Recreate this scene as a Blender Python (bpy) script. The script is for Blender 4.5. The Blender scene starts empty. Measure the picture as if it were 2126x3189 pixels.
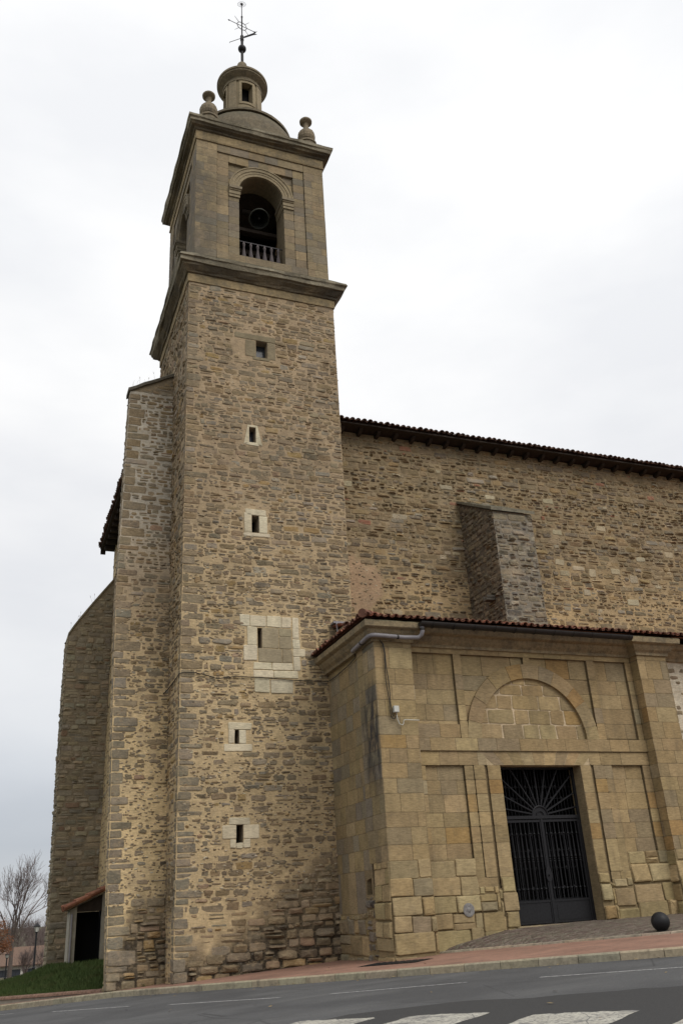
import bpy, math, random
from mathutils import Vector, Matrix, noise as mnoise
from mathutils.geometry import tessellate_polygon

# ------------------------------------------------------------------ scene, camera, world, sun
C = bpy.context.scene.collection
scn = bpy.context.scene
PITCH, ROLL, YAW = math.radians(24.416), math.radians(-3.40), math.radians(22.103)
cam_d = bpy.data.cameras.new("camera")
cam = bpy.data.objects.new("camera", cam_d)
C.objects.link(cam)
_f0 = Vector((math.sin(YAW), math.cos(YAW), 0)); _r0 = Vector((math.cos(YAW), -math.sin(YAW), 0)); _u0 = Vector((0, 0, 1))
_fw = _f0 * math.cos(PITCH) + _u0 * math.sin(PITCH)
_up = -_f0 * math.sin(PITCH) + _u0 * math.cos(PITCH)
_rt = _r0 * math.cos(ROLL) + _up * math.sin(ROLL)
_u2 = -_r0 * math.sin(ROLL) + _up * math.cos(ROLL)
cam.matrix_world = Matrix(((_rt.x, _u2.x, -_fw.x, 0), (_rt.y, _u2.y, -_fw.y, 0), (_rt.z, _u2.z, -_fw.z, 0), (0, 0, 0, 1)))
cam_d.sensor_fit = 'VERTICAL'; cam_d.sensor_height = 36.0
cam_d.lens = 2701.75 / 3189 * 36.0
cam_d.clip_start = 0.1; cam_d.clip_end = 6000
scn.camera = cam
scn.view_settings.view_transform = 'Standard'
scn.view_settings.look = 'None'
scn.view_settings.gamma = 1
scn.view_settings.exposure = 0.30

SUN_EL, SUN_AZ = math.radians(48), math.radians(25)   # azimuth measured from behind the camera towards the right
world = bpy.data.worlds.new("World"); scn.world = world; world.use_nodes = True
def build_world():
    nt = world.node_tree; nt.nodes.clear(); L = nt.links
    def nd(t, **k):
        n = nt.nodes.new(t)
        for a, b in k.items(): setattr(n, a, b)
        return n
    out = nd('ShaderNodeOutputWorld'); bg = nd('ShaderNodeBackground')
    tc = nd('ShaderNodeTexCoord'); sep = nd('ShaderNodeSeparateXYZ')
    L.new(tc.outputs['Generated'], sep.inputs[0])
    sky = nd('ShaderNodeTexSky'); sky.sky_type = 'NISHITA'; sky.sun_disc = False
    sky.sun_elevation = SUN_EL; sky.sun_rotation = math.pi - SUN_AZ
    # overcast dome, darker and bluer towards the horizon
    rp = nd('ShaderNodeValToRGB'); e = rp.color_ramp.elements
    e[0].position = 0.0; e[0].color = (.50, .51, .525, 1)
    e[1].position = 1.0; e[1].color = (.90, .90, .90, 1)
    for p, c in ((.09, (.42, .445, .485, 1)), (.17, (.57, .59, .62, 1)), (.27, (.66, .67, .69, 1)), (.42, (.78, .78, .785, 1)), (.62, (.85, .85, .852, 1))):
        n = e.new(p); n.color = c
    ns0 = nd('ShaderNodeTexNoise'); ns0.inputs['Scale'].default_value = 1.6; ns0.inputs['Detail'].default_value = 3
    mpz = nd('ShaderNodeMapping'); mpz.inputs['Scale'].default_value = (1, 1, 2.2)
    L.new(tc.outputs['Generated'], mpz.inputs[0]); L.new(mpz.outputs[0], ns0.inputs['Vector'])
    ma = nd('ShaderNodeMath', operation='MULTIPLY_ADD'); ma.inputs[1].default_value = .22; ma.inputs[2].default_value = -.11
    L.new(ns0.outputs[0], ma.inputs[0])
    ad = nd('ShaderNodeMath', operation='ADD'); L.new(sep.outputs['Z'], ad.inputs[0]); L.new(ma.outputs[0], ad.inputs[1])
    mxz = nd('ShaderNodeMath', operation='MAXIMUM'); L.new(ad.outputs[0], mxz.inputs[0]); mxz.inputs[1].default_value = 0.0
    L.new(mxz.outputs[0], rp.inputs[0])
    ns = nd('ShaderNodeTexNoise'); ns.inputs['Scale'].default_value = 2.3; ns.inputs['Detail'].default_value = 6; ns.inputs['Roughness'].default_value = .5
    mp = nd('ShaderNodeMapping'); mp.inputs['Scale'].default_value = (1, 1, 2.6); mp.inputs['Location'].default_value = (3.1, 1.7, .4)
    L.new(tc.outputs['Generated'], mp.inputs[0]); L.new(mp.outputs[0], ns.inputs['Vector'])
    r2 = nd('ShaderNodeValToRGB'); r2.color_ramp.elements[0].position = .36; r2.color_ramp.elements[0].color = (.89, .90, .92, 1)
    r2.color_ramp.elements[1].position = .60; r2.color_ramp.elements[1].color = (1.03, 1.03, 1.025, 1)
    L.new(ns.outputs[0], r2.inputs[0])
    mul = nd('ShaderNodeMix', data_type='RGBA', blend_type='MULTIPLY'); mul.inputs[0].default_value = 1
    L.new(rp.outputs[0], mul.inputs[6]); L.new(r2.outputs[0], mul.inputs[7])
    sk = nd('ShaderNodeMix', data_type='RGBA', blend_type='MULTIPLY'); sk.inputs[0].default_value = 1
    L.new(sky.outputs[0], sk.inputs[6]); sk.inputs[7].default_value = (.1, .1, .1, 1)
    mx = nd('ShaderNodeMix', data_type='RGBA'); mx.inputs[0].default_value = .95
    L.new(sk.outputs[2], mx.inputs[6]); L.new(mul.outputs[2], mx.inputs[7])
    L.new(mx.outputs[2], bg.inputs[0]); bg.inputs[1].default_value = 1.0
    L.new(bg.outputs[0], out.inputs[0])
build_world()
sd = bpy.data.lights.new("sun", 'SUN'); sd.energy = 1.3; sd.angle = math.radians(35); sd.color = (1, .96, .9)
sun = bpy.data.objects.new("sun", sd); C.objects.link(sun)
_sv = Vector((math.sin(SUN_AZ) * math.cos(SUN_EL), -math.cos(SUN_AZ) * math.cos(SUN_EL), math.sin(SUN_EL)))
sun.rotation_euler = _sv.to_track_quat('Z', 'Y').to_euler()
sun.location = (0, -10, 40)

# ------------------------------------------------------------------ node helper and materials
class NT:
    def __init__(s, name):
        s.m = bpy.data.materials.new(name); s.m.use_nodes = True
        s.t = s.m.node_tree; s.t.nodes.clear()
        s.out = s.t.nodes.new('ShaderNodeOutputMaterial'); s.b = s.t.nodes.new('ShaderNodeBsdfPrincipled')
        s.t.links.new(s.b.outputs[0], s.out.inputs[0])
        s.b.inputs['Specular IOR Level'].default_value = .25
    def n(s, t, **k):
        x = s.t.nodes.new(t)
        for a, b in k.items(): setattr(x, a, b)
        return x
    def put(s, sock, v):
        if v is None: return
        if isinstance(v, (int, float)): sock.default_value = v
        elif isinstance(v, (tuple, list)):
            if len(v) == 3 and sock.type == 'RGBA': v = (*v, 1)
            sock.default_value = v
        else: s.t.links.new(v, sock)
    def pos(s): return s.n('ShaderNodeNewGeometry').outputs['Position']
    def mapp(s, v, sc=(1, 1, 1), rot=(0, 0, 0)):
        m = s.n('ShaderNodeMapping'); m.inputs['Scale'].default_value = sc; m.inputs['Rotation'].default_value = rot
        s.t.links.new(v, m.inputs[0]); return m.outputs[0]
    def noise(s, scale, v=None, det=4, rough=.55, dist=0):
        x = s.n('ShaderNodeTexNoise'); x.inputs['Scale'].default_value = scale; x.inputs['Detail'].default_value = det
        x.inputs['Roughness'].default_value = rough; x.inputs['Distortion'].default_value = dist
        s.t.links.new(v if v is not None else s.pos(), x.inputs['Vector']); return x.outputs[0]
    def vor(s, scale, v=None, feat='F1', out=0):
        x = s.n('ShaderNodeTexVoronoi'); x.feature = feat; x.inputs['Scale'].default_value = scale
        s.t.links.new(v if v is not None else s.pos(), x.inputs['Vector']); return x.outputs[out]
    def math(s, op, a, b=0, c=0, clamp=False):
        x = s.n('ShaderNodeMath', operation=op, use_clamp=clamp)
        s.put(x.inputs[0], a); s.put(x.inputs[1], b); s.put(x.inputs[2], c); return x.outputs[0]
    def rng(s, v, a, b, c=0., d=1.):
        x = s.n('ShaderNodeMapRange'); x.clamp = True
        s.put(x.inputs[0], v)
        for i, q in enumerate((a, b, c, d)): x.inputs[i + 1].default_value = q
        return x.outputs[0]
    def mix(s, f, a, b, mode='MIX'):
        x = s.n('ShaderNodeMix', data_type='RGBA', blend_type=mode)
        s.put(x.inputs[0], f); s.put(x.inputs[6], a); s.put(x.inputs[7], b); return x.outputs[2]
    def ramp(s, v, els):
        x = s.n('ShaderNodeValToRGB'); e = x.color_ramp.elements
        while len(e) < len(els): e.new(.5)
        for q, (p, c) in zip(e, els): q.position = p; q.color = (*c, 1)
        s.put(x.inputs[0], v); return x.outputs[0]
    def attr(s, nm):
        x = s.n('ShaderNodeAttribute'); x.attribute_name = nm; return x
    def bump(s, h, dist=.02, stren=1.0):
        x = s.n('ShaderNodeBump'); x.inputs['Distance'].default_value = dist; x.inputs['Strength'].default_value = stren
        s.put(x.inputs['Height'], h); s.t.links.new(x.outputs[0], s.b.inputs['Normal'])
    def nz(s):
        x = s.n('ShaderNodeSeparateXYZ'); s.t.links.new(s.n('ShaderNodeNewGeometry').outputs['Normal'], x.inputs[0]); return x.outputs['Z']
    def done(s, col, rough=.9, metal=0.0):
        s.put(s.b.inputs['Base Color'], col); s.put(s.b.inputs['Roughness'], rough); s.put(s.b.inputs['Metallic'], metal); return s.m

def masonry(name, fine=26, amp=.75, lichen=.35, bump=.012, pale=.0):
    k = NT(name); a = k.attr('tint')
    n1 = k.noise(3.2, det=5); n2 = k.noise(fine, det=5, rough=.65); n3 = k.noise(.7, det=3)
    f = k.math('MULTIPLY_ADD', n2, amp, 1 - amp * .5)
    f = k.math('MULTIPLY', f, k.rng(n1, .3, .7, .86, 1.14))
    f = k.math('MULTIPLY', f, k.rng(n3, .3, .7, .88, 1.1))
    bed = k.noise(7, k.mapp(k.pos(), (1, 1, 5)), 5, .65); f = k.math('MULTIPLY', f, k.rng(bed, .3, .7, .74, 1.22))
    c = k.mix(1, a.outputs['Color'], f, 'MULTIPLY')
    g = k.rng(k.noise(5.5, det=6, rough=.7), .56, .72, 0, lichen)
    c = k.mix(g, c, (.17, .155, .125))
    if pale:
        g = k.rng(k.noise(9, det=6, rough=.75), .60, .70, 0, pale); c = k.mix(g, c, (.52, .46, .36))
        g = k.rng(k.noise(5.5, k.mapp(k.pos(), (1, 1, 1.6)), 8, .78), .50, .64, 0, .5); c = k.mix(g, c, (.43, .32, .19))
        g = k.rng(k.noise(.9, k.mapp(k.pos(), (1, 1, 1.3)), 7, .75), .52, .66, 0, .36); c = k.mix(g, c, (.44, .34, .22))
        g = k.rng(k.noise(1.1, k.mapp(k.pos(), (1, 1, .6)), 6, .7), .5, .68, 0, .30); c = k.mix(g, c, (.15, .12, .08))
    if name == 'golden_ashlar':      # black lichen crust on the west side of the corner pilaster
        sp = k.n('ShaderNodeSeparateXYZ'); k.t.links.new(k.pos(), sp.inputs[0])
        w = k.math('MULTIPLY', k.rng(sp.outputs['Z'], 2.2, 3.3), k.rng(sp.outputs['Z'], 5.6, 4.6)); w = k.math('MULTIPLY', w, k.math('MULTIPLY', k.rng(sp.outputs['Y'], 19.98, 20.15), k.rng(sp.outputs['Y'], 21.4, 20.7)))
        w = k.math('MULTIPLY', w, k.rng(sp.outputs['X'], 8.86, 8.84))
        st = k.noise(3.4, k.mapp(k.pos(), (1, 1.6, .5)), 6, .7)
        c = k.mix(k.math('MULTIPLY', w, k.rng(st, .36, .56)), c, (.052, .047, .043))
    if name == 'weathered_ashlar':   # grey lichen on the left pilaster
        sp = k.n('ShaderNodeSeparateXYZ'); k.t.links.new(k.pos(), sp.inputs[0])
        w = k.math('MULTIPLY', k.rng(sp.outputs['X'], 5.75, 5.2), k.rng(sp.outputs['Z'], 25.9, 25.2))
        c = k.mix(k.math('MULTIPLY', w, k.rng(k.noise(2.6, det=7, rough=.75), .38, .6, .15, .8)), c, (.115, .10, .078))
    if 'ashlar' in name:             # rain streaks
        c = k.mix(k.rng(k.noise(3.2, k.mapp(k.pos(), (1, 1, .16)), 6, .7), .52, .7, 0, .35), c, (.15, .12, .075))
    h = k.math('ADD', k.math('MULTIPLY', k.noise(16, det=6, rough=.65), .7), k.math('MULTIPLY', k.noise(70, det=3), .35))
    k.bump(h, bump * 2.2, .9)
    return k.done(c, .92)
M = {}
M['rubble'] = masonry('rubble_masonry', pale=.35)
M['ashlar'] = masonry('golden_ashlar', fine=14, amp=.30, lichen=.22, bump=.004)
M['belfry'] = masonry('weathered_ashlar', fine=16, amp=.5, lichen=.55, bump=.006)
M['dryrubble'] = masonry('dark_rubble', lichen=.25, bump=.012)

def mk_cornice():
    k = NT('cornice_stone'); a = k.attr('tint')
    c = k.mix(1, a.outputs['Color'], k.rng(k.noise(9, det=6, rough=.7), .25, .75, .6, 1.3), 'MULTIPLY')
    d = k.rng(k.noise(2.6, det=6, rough=.7), .48, .62, 0, .5)
    c = k.mix(d, c, (.10, .09, .072))
    up = k.rng(k.nz(), .25, .8)
    c = k.mix(k.math('MULTIPLY', up, k.rng(k.noise(6, det=5), .3, .6, .5, 1.)), c, (.045, .05, .028))
    k.bump(k.noise(14, det=7, rough=.7), .03, .9)
    return k.done(c, .95)
M['cornice'] = mk_cornice()
def simple(name, col, rough=.8, metal=0, var=.25, sc=12, bump=0, bs=30):
    k = NT(name); c = k.mix(1, col, k.rng(k.noise(sc, det=5, rough=.6), .25, .75, 1 - var, 1 + var), 'MULTIPLY')
    if bump: k.bump(k.noise(bs, det=5), bump, .8)
    return k.done(c, rough, metal)
M['pale'] = masonry('pale_limestone', fine=30, amp=.3, lichen=.16, bump=.004)
def mk_tile(name, a, b, d):
    k = NT(name); t = k.attr('tint')
    c = k.mix(1, t.outputs['Color'], k.ramp(k.noise(7, det=5), [(.25, a), (.55, b), (.8, d)]), 'MULTIPLY')
    g = k.rng(k.noise(4, det=6, rough=.7), .52, .68, 0, .55); c = k.mix(g, c, (.10, .085, .06))
    k.bump(k.noise(30, det=4), .006, .8)
    return k.done(c, .85)
M['tile'] = mk_tile('terracotta_tile', (.13, .062, .042), (.22, .10, .065), (.30, .18, .12))
M['oldtile'] = mk_tile('old_dark_tile', (.10, .065, .05), (.17, .10, .075), (.22, .15, .11))
M['wood'] = simple('dark_eave_wood', (.036, .026, .019), .85, var=.4, sc=6)
M['iron'] = simple('black_wrought_iron', (.018, .018, .02), .55, .2, var=.3, sc=20, bump=.002)
M['rust'] = simple('dark_weathered_iron', (.032, .03, .032), .6, .4, var=.4, sc=15)
M['zinc'] = simple('grey_plastic_pipe', (.25, .235, .245), .5, .0, var=.15, sc=5)
M['gutter'] = simple('dark_metal_gutter', (.035, .032, .03), .5, .3, var=.3, sc=4)
M['cable'] = simple('black_cable', (.02, .019, .018), .6)
M['white'] = simple('off_white_plastic', (.55, .55, .5), .5, var=.08)
M['bronze'] = simple('dark_bronze', (.022, .023, .020), .6, .3, var=.4, sc=6)
M['lip'] = simple('green_bronze_lip', (.10, .105, .09), .5, .4, var=.3, sc=6)
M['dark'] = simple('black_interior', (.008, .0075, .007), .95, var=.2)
M['balust'] = simple('pinkish_baluster_stone', (.10, .085, .085), .9, var=.25, sc=10)
M['ball'] = simple('black_painted_ball', (.012, .012, .013), .5, .0, var=.2, sc=30, bump=.002, bs=60)
M['brick'] = simple('brick_coping', (.22, .135, .095), .9, var=.45, sc=9, bump=.01, bs=12)
M['concrete'] = simple('grey_concrete', (.33, .30, .24), .9, var=.25, sc=4, bump=.006)
M['disc'] = simple('grey_metal_disc', (.22, .21, .20), .6, .2, var=.35, sc=22)
M['wallwhite'] = simple('white_house_wall', (.62, .58, .53), .9, var=.1, sc=2)
M['glass'] = simple('dark_window_glass', (.05, .055, .065), .2, 0, var=.2)
M['bark'] = simple('grey_brown_bark', (.10, .08, .068), .95, var=.35, sc=8)
M['twig'] = simple('bare_twigs', (.13, .10, .092), .95, var=.3, sc=2)
M['leaf'] = simple('rusty_dead_leaves', (.15, .062, .028), .9, var=.6, sc=3)
M['weed'] = simple('dry_weeds', (.20, .15, .08), .9, var=.5)

def mk_asphalt():
    k = NT('asphalt')
    n = k.noise(55, det=4, rough=.7); c = k.ramp(n, [(.3, (.055, .056, .058)), (.55, (.10, .10, .101)), (.75, (.165, .162, .158))])
    ck = k.vor(.55, k.mapp(k.mix(.12, k.pos(), k.n('ShaderNodeTexNoise').outputs[1]), (1, 1, 1)), 'DISTANCE_TO_EDGE'); c = k.mix(k.math('MULTIPLY', k.rng(ck, .0, .012, 1, 0), k.rng(k.noise(.35, det=3), .48, .56, 0, .75)), c, (.028, .028, .03))
    c = k.mix(k.rng(k.noise(1.0, k.mapp(k.pos(), (.25, 1.3, 1), (0, 0, math.radians(57))), 4), .5, .68, 0, .28), c, (.17, .168, .16))
    c = k.mix(k.rng(k.noise(.6, det=5), .42, .6, 0, .45), c, (.045, .045, .047))
    c = k.mix(k.rng(k.noise(2.6, det=6, rough=.7), .6, .72, 0, .35), c, (.14, .135, .13))
    sp = k.rng(k.vor(26, out=0), .06, .10, 1, 0); c = k.mix(k.math('MULTIPLY', sp, k.rng(k.noise(5, det=3), .5, .6, 0, .7)), c, (.34, .33, .31)); sp = k.rng(k.vor(60, out=0), .1, .3, 1, 0); c = k.mix(k.math('MULTIPLY', sp, .45), c, (.03, .03, .03))
    k.bump(k.noise(120, det=3), .008, .7)
    return k.done(c, .85)
M['asphalt'] = mk_asphalt()
def mk_patch():
    k = NT('dark_asphalt_patch')
    c = k.ramp(k.noise(70, det=4, rough=.7), [(.3, (.032, .032, .033)), (.6, (.058, .057, .056)), (.8, (.12, .115, .11))])
    k.bump(k.noise(110, det=3), .01, .8); return k.done(c, .9)
M['patch'] = mk_patch()
def mk_paint():
    k = NT('worn_white_paint')
    n = k.noise(24, det=6, rough=.75); n2 = k.noise(2.2, det=5, rough=.7); ck = k.vor(3.0, k.mapp(k.mix(.25, k.pos(), k.n('ShaderNodeTexNoise').outputs[1]), (1, 1, 1)), 'DISTANCE_TO_EDGE'); m = k.math('MULTIPLY', k.math('MULTIPLY', k.rng(n, .40, .52), k.rng(n2, .38, .5)), k.rng(ck, .004, .02))
    c = k.mix(m, (.16, .155, .15), k.ramp(k.noise(5, det=4), [(.3, (.38, .36, .305)), (.7, (.50, .48, .41))]))
    k.bump(k.noise(90), .004, .6); return k.done(c, .8)
M['paint'] = mk_paint()
def mk_paint2():
    k = NT('faded_white_line'); n = k.noise(18, det=6, rough=.8); m = k.rng(n, .38, .58)
    return k.done(k.mix(m, (.08, .08, .082), (.42, .42, .41)), .85)
M['line'] = mk_paint2()
def mk_red():
    k = NT('red_paving')
    p = k.mapp(k.pos(), (1, 1, 1), (0, 0, math.radians(57)))
    b = k.n('ShaderNodeTexBrick'); k.t.links.new(p, b.inputs['Vector'])
    b.inputs['Scale'].default_value = 5; b.inputs['Mortar Size'].default_value = .015
    b.inputs['Color1'].default_value = (.30, .165, .115, 1); b.inputs['Color2'].default_value = (.25, .14, .10, 1); b.inputs['Mortar'].default_value = (.19, .13, .10, 1)
    c = k.mix(1, b.outputs[0], k.rng(k.noise(1.1, det=6, rough=.65), .3, .7, .75, 1.2), 'MULTIPLY')
    c = k.mix(k.rng(k.noise(30, det=4), .55, .75, 0, .3), c, (.30, .24, .2)); c = k.mix(k.rng(k.noise(2.4, det=6, rough=.72), .52, .68, 0, .5), c, (.12, .085, .065))
    k.bump(k.noise(60), .004, .6); return k.done(c, .85)
M['red'] = mk_red()
def mk_pebble():
    k = NT('pebble_paving'); p = k.mapp(k.pos(), (3.2, 11, 6), (0, 0, math.radians(22)))
    v = k.vor(1.6, p, 'F1', 1); h = k.vor(1.6, p, 'DISTANCE_TO_EDGE', 0)
    s = k.n('ShaderNodeSeparateColor'); k.t.links.new(v, s.inputs[0])
    c = k.ramp(s.outputs[0], [(.0, (.10, .07, .06)), (.35, (.17, .12, .10)), (.6, (.15, .135, .095)), (1, (.24, .19, .16))])
    c = k.mix(k.rng(h, .0, .06, 1, 0), c, (.13, .12, .085))
    k.bump(k.math('ADD', k.rng(h, 0, .2), k.math('MULTIPLY', k.noise(20), .4)), .03, .9); return k.done(c, .85)
M['pebble'] = mk_pebble()
def mk_kerb():
    k = NT('kerb_concrete'); a = k.attr('tint')
    c = k.mix(1, a.outputs['Color'], k.rng(k.noise(14, det=6, rough=.7), .25, .75, .65, 1.25), 'MULTIPLY')
    c = k.mix(k.rng(k.noise(3, det=6, rough=.7), .5, .66, 0, .6), c, (.12, .105, .08)); k.bump(k.noise(40), .006, .8); return k.done(c, .9)
M['kerb'] = mk_kerb()
def mk_grass(nm, a, b):
    k = NT(nm); c = k.ramp(k.noise(3, det=6, rough=.7), [(.3, a), (.7, b)]); c = k.mix(k.rng(k.noise(.9, det=6, rough=.7), .5, .66, 0, .55), c, (.13, .105, .045)); k.bump(k.noise(40), .03, .8); return k.done(c, .95)
M['grass'] = mk_grass('grass_ground', (.04, .062, .018), (.075, .095, .032))
M['blade'] = mk_grass('grass_blades', (.055, .092, .026), (.10, .135, .042))
M['terrain'] = mk_grass('winter_ground', (.06, .065, .03), (.10, .085, .05))

# ------------------------------------------------------------------ mesh helpers
def rootloc(o):
    while o.parent: o = o.parent
    return Vector(o.location)
class MB:
    def __init__(s): s.v = []; s.f = []; s.c = []
    def add(s, vs, fs, col=(.5, .5, .5, 1)):
        o = len(s.v); s.v.extend([tuple(x) for x in vs]); s.f.extend([tuple(i + o for i in f) for f in fs])
        if isinstance(col, list): s.c.extend(col)
        else: s.c.extend([col] * len(vs))
    def box(s, x0, x1, y0, y1, z0, z1, col=(.5, .5, .5, 1)):
        vs = [(x, y, z) for z in (z0, z1) for y in (y0, y1) for x in (x0, x1)]
        s.add(vs, [(0, 2, 3, 1), (4, 5, 7, 6), (0, 1, 5, 4), (2, 6, 7, 3), (0, 4, 6, 2), (1, 3, 7, 5)], col)
    def tube(s, pts, r, n=8, col=(.5, .5, .5, 1), cap=True):
        pts = [Vector(p) for p in pts]; rs = r if isinstance(r, (list, tuple)) else [r] * len(pts)
        rings = []; prev = None
        for i, p in enumerate(pts):
            d = (pts[min(i + 1, len(pts) - 1)] - pts[max(i - 1, 0)])
            if d.length < 1e-9: d = Vector((0, 0, 1))
            d.normalize()
            a = prev if prev is not None else (Vector((0, 0, 1)) if abs(d.z) < .9 else Vector((1, 0, 0)))
            x = (a - d * a.dot(d))
            if x.length < 1e-6: x = d.orthogonal()
            x.normalize(); y = d.cross(x); prev = x
            rings.append([p + (x * math.cos(t) + y * math.sin(t)) * rs[i] for t in [2 * math.pi * k / n for k in range(n)]])
        vs = [q for r_ in rings for q in r_]; fs = []
        for i in range(len(pts) - 1):
            for k in range(n):
                fs.append((i * n + k, i * n + (k + 1) % n, (i + 1) * n + (k + 1) % n, (i + 1) * n + k))
        if cap: fs.append(tuple(range(n - 1, -1, -1))); fs.append(tuple(range((len(pts) - 1) * n, len(pts) * n)))
        s.add(vs, fs, col)
    def lathe(s, cx, cy, prof, n=32, col=(.5, .5, .5, 1), wob=0, mat=None, colfn=None, cap=True):
        vs = []; cs = []
        for i, (r, z) in enumerate(prof):
            for k in range(n):
                t = 2 * math.pi * k / n; w = 1 + wob * mnoise.noise((k * .7, i * 1.3, cx))
                vs.append(Vector((r * w * math.cos(t), r * w * math.sin(t), z)))
        if mat is not None: vs = [mat @ q for q in vs]
        vs = [(q.x + cx, q.y + cy, q.z) for q in vs]
        fs = [(i * n + k, i * n + (k + 1) % n, (i + 1) * n + (k + 1) % n, (i + 1) * n + k) for i in range(len(prof) - 1) for k in range(n)]
        if cap and prof[0][0] > 1e-4: fs.append(tuple(range(n - 1, -1, -1)))
        if cap and prof[-1][0] > 1e-4: fs.append(tuple(range((len(prof) - 1) * n, len(prof) * n)))
        s.add(vs, fs, col if colfn is None else [colfn(Vector(q)) for q in vs])
    def obj(s, name, mat, parent=None, origin=None, smooth=False):
        base = rootloc(parent) if parent else Vector(origin or (0, 0, 0))
        me = bpy.data.meshes.new(name)
        me.from_pydata([(x - base.x, y - base.y, z - base.z) for x, y, z in s.v], [], s.f)
        ca = me.color_attributes.new('tint', 'FLOAT_COLOR', 'POINT')
        ca.data.foreach_set('color', [q for c in s.c for q in c])
        me.materials.append(mat)
        if smooth: me.polygons.foreach_set('use_smooth', [True] * len(me.polygons))
        me.update()
        o = bpy.data.objects.new(name, me); C.objects.link(o)
        if parent: o.parent = parent
        else: o.location = base
        return o
def thing(name, label, cat, loc, group=None):
    o = bpy.data.objects.new(name, None); C.objects.link(o); o.location = loc; o.empty_display_size = .3
    o['label'] = label; o['category'] = cat
    if group: o['group'] = group
    return o
def tag(o, label, cat, group=None):
    o['label'] = label; o['category'] = cat
    if group: o['group'] = group
    return o
def struct(o, kind='structure'): o['kind'] = kind; return o

def A4(c, a=1): return (c[0], c[1], c[2], a)
def jitcol(rng, c, v=.14, h=.05):
    f = 1 + rng.uniform(-v, v); return (max(.01, c[0] * f * (1 + rng.uniform(-h, h))), max(.01, c[1] * f), max(.01, c[2] * f * (1 + rng.uniform(-h, h))), 1)
GB = (.226, .176, .114); BR = (.238, .172, .098); OC = (.29, .195, .085); GR = (.25, .213, .158); DK = (.158, .127, .088); PK = (.28, .19, .12)
def pick(rng, pal):
    r = rng.random() * sum(w for w, _ in pal)
    for w, c in pal:
        r -= w
        if r <= 0: return c
    return pal[-1][1]

class Frame:
    """wall plane: world = O + U*u + Z*v + N*n, N pointing out of the wall"""
    def __init__(s, O, U, N): s.O = Vector(O); s.U = Vector(U); s.N = Vector(N); s.V = Vector((0, 0, 1))
    def p(s, u, v, n=0): return s.O + s.U * u + s.V * v + s.N * n
def overlap(r, holes, pad=0):
    for h in holes:
        if r[0] < h[1] + pad and r[1] > h[0] - pad and r[2] < h[3] + pad and r[3] > h[2] - pad: return h
    return None

def wall_grid(mb, F, u0, u1, v0, v1, holes, colfn, step=.4, reveal=.5, jit=.0, rng=None, revcol=None):
    us = sorted(set([u0, u1] + [h[i] for h in holes for i in (0, 1) if u0 < h[i] < u1] + [u0 + (u1 - u0) * i / max(1, int((u1 - u0) / step)) for i in range(max(1, int((u1 - u0) / step)))]))
    vsn = sorted(set([v0, v1] + [h[i] for h in holes for i in (2, 3) if v0 < h[i] < v1] + [v0 + (v1 - v0) * i / max(1, int((v1 - v0) / step)) for i in range(max(1, int((v1 - v0) / step)))]))
    nu = len(us); vs = []; cs = []
    for v in vsn:
        for u in us:
            n = jit * mnoise.noise((u * 2.1, v * 2.3, F.O.x)) if 0 < jit else 0
            vs.append(F.p(u, v, n)); cs.append(A4(colfn(u, v)))
    fs = []
    for j in range(len(vsn) - 1):
        for i in range(nu - 1):
            uc, vc = (us[i] + us[i + 1]) / 2, (vsn[j] + vsn[j + 1]) / 2
            if any(h[0] < uc < h[1] and h[2] < vc < h[3] for h in holes): continue
            q = (j * nu + i, j * nu + i + 1, (j + 1) * nu + i + 1, (j + 1) * nu + i); fs.append(q)
    mb.add(vs, fs, cs)
    for h in holes:
        c = [(h[0], h[2]), (h[1], h[2]), (h[1], h[3]), (h[0], h[3])]
        rc = A4(revcol or (.30, .25, .18))
        for k in range(4):
            a, b = c[k], c[(k + 1) % 4]
            mb.add([F.p(*a), F.p(*b), F.p(*b, -reveal), F.p(*a, -reveal)], [(0, 1, 2, 3)], rc)

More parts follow.
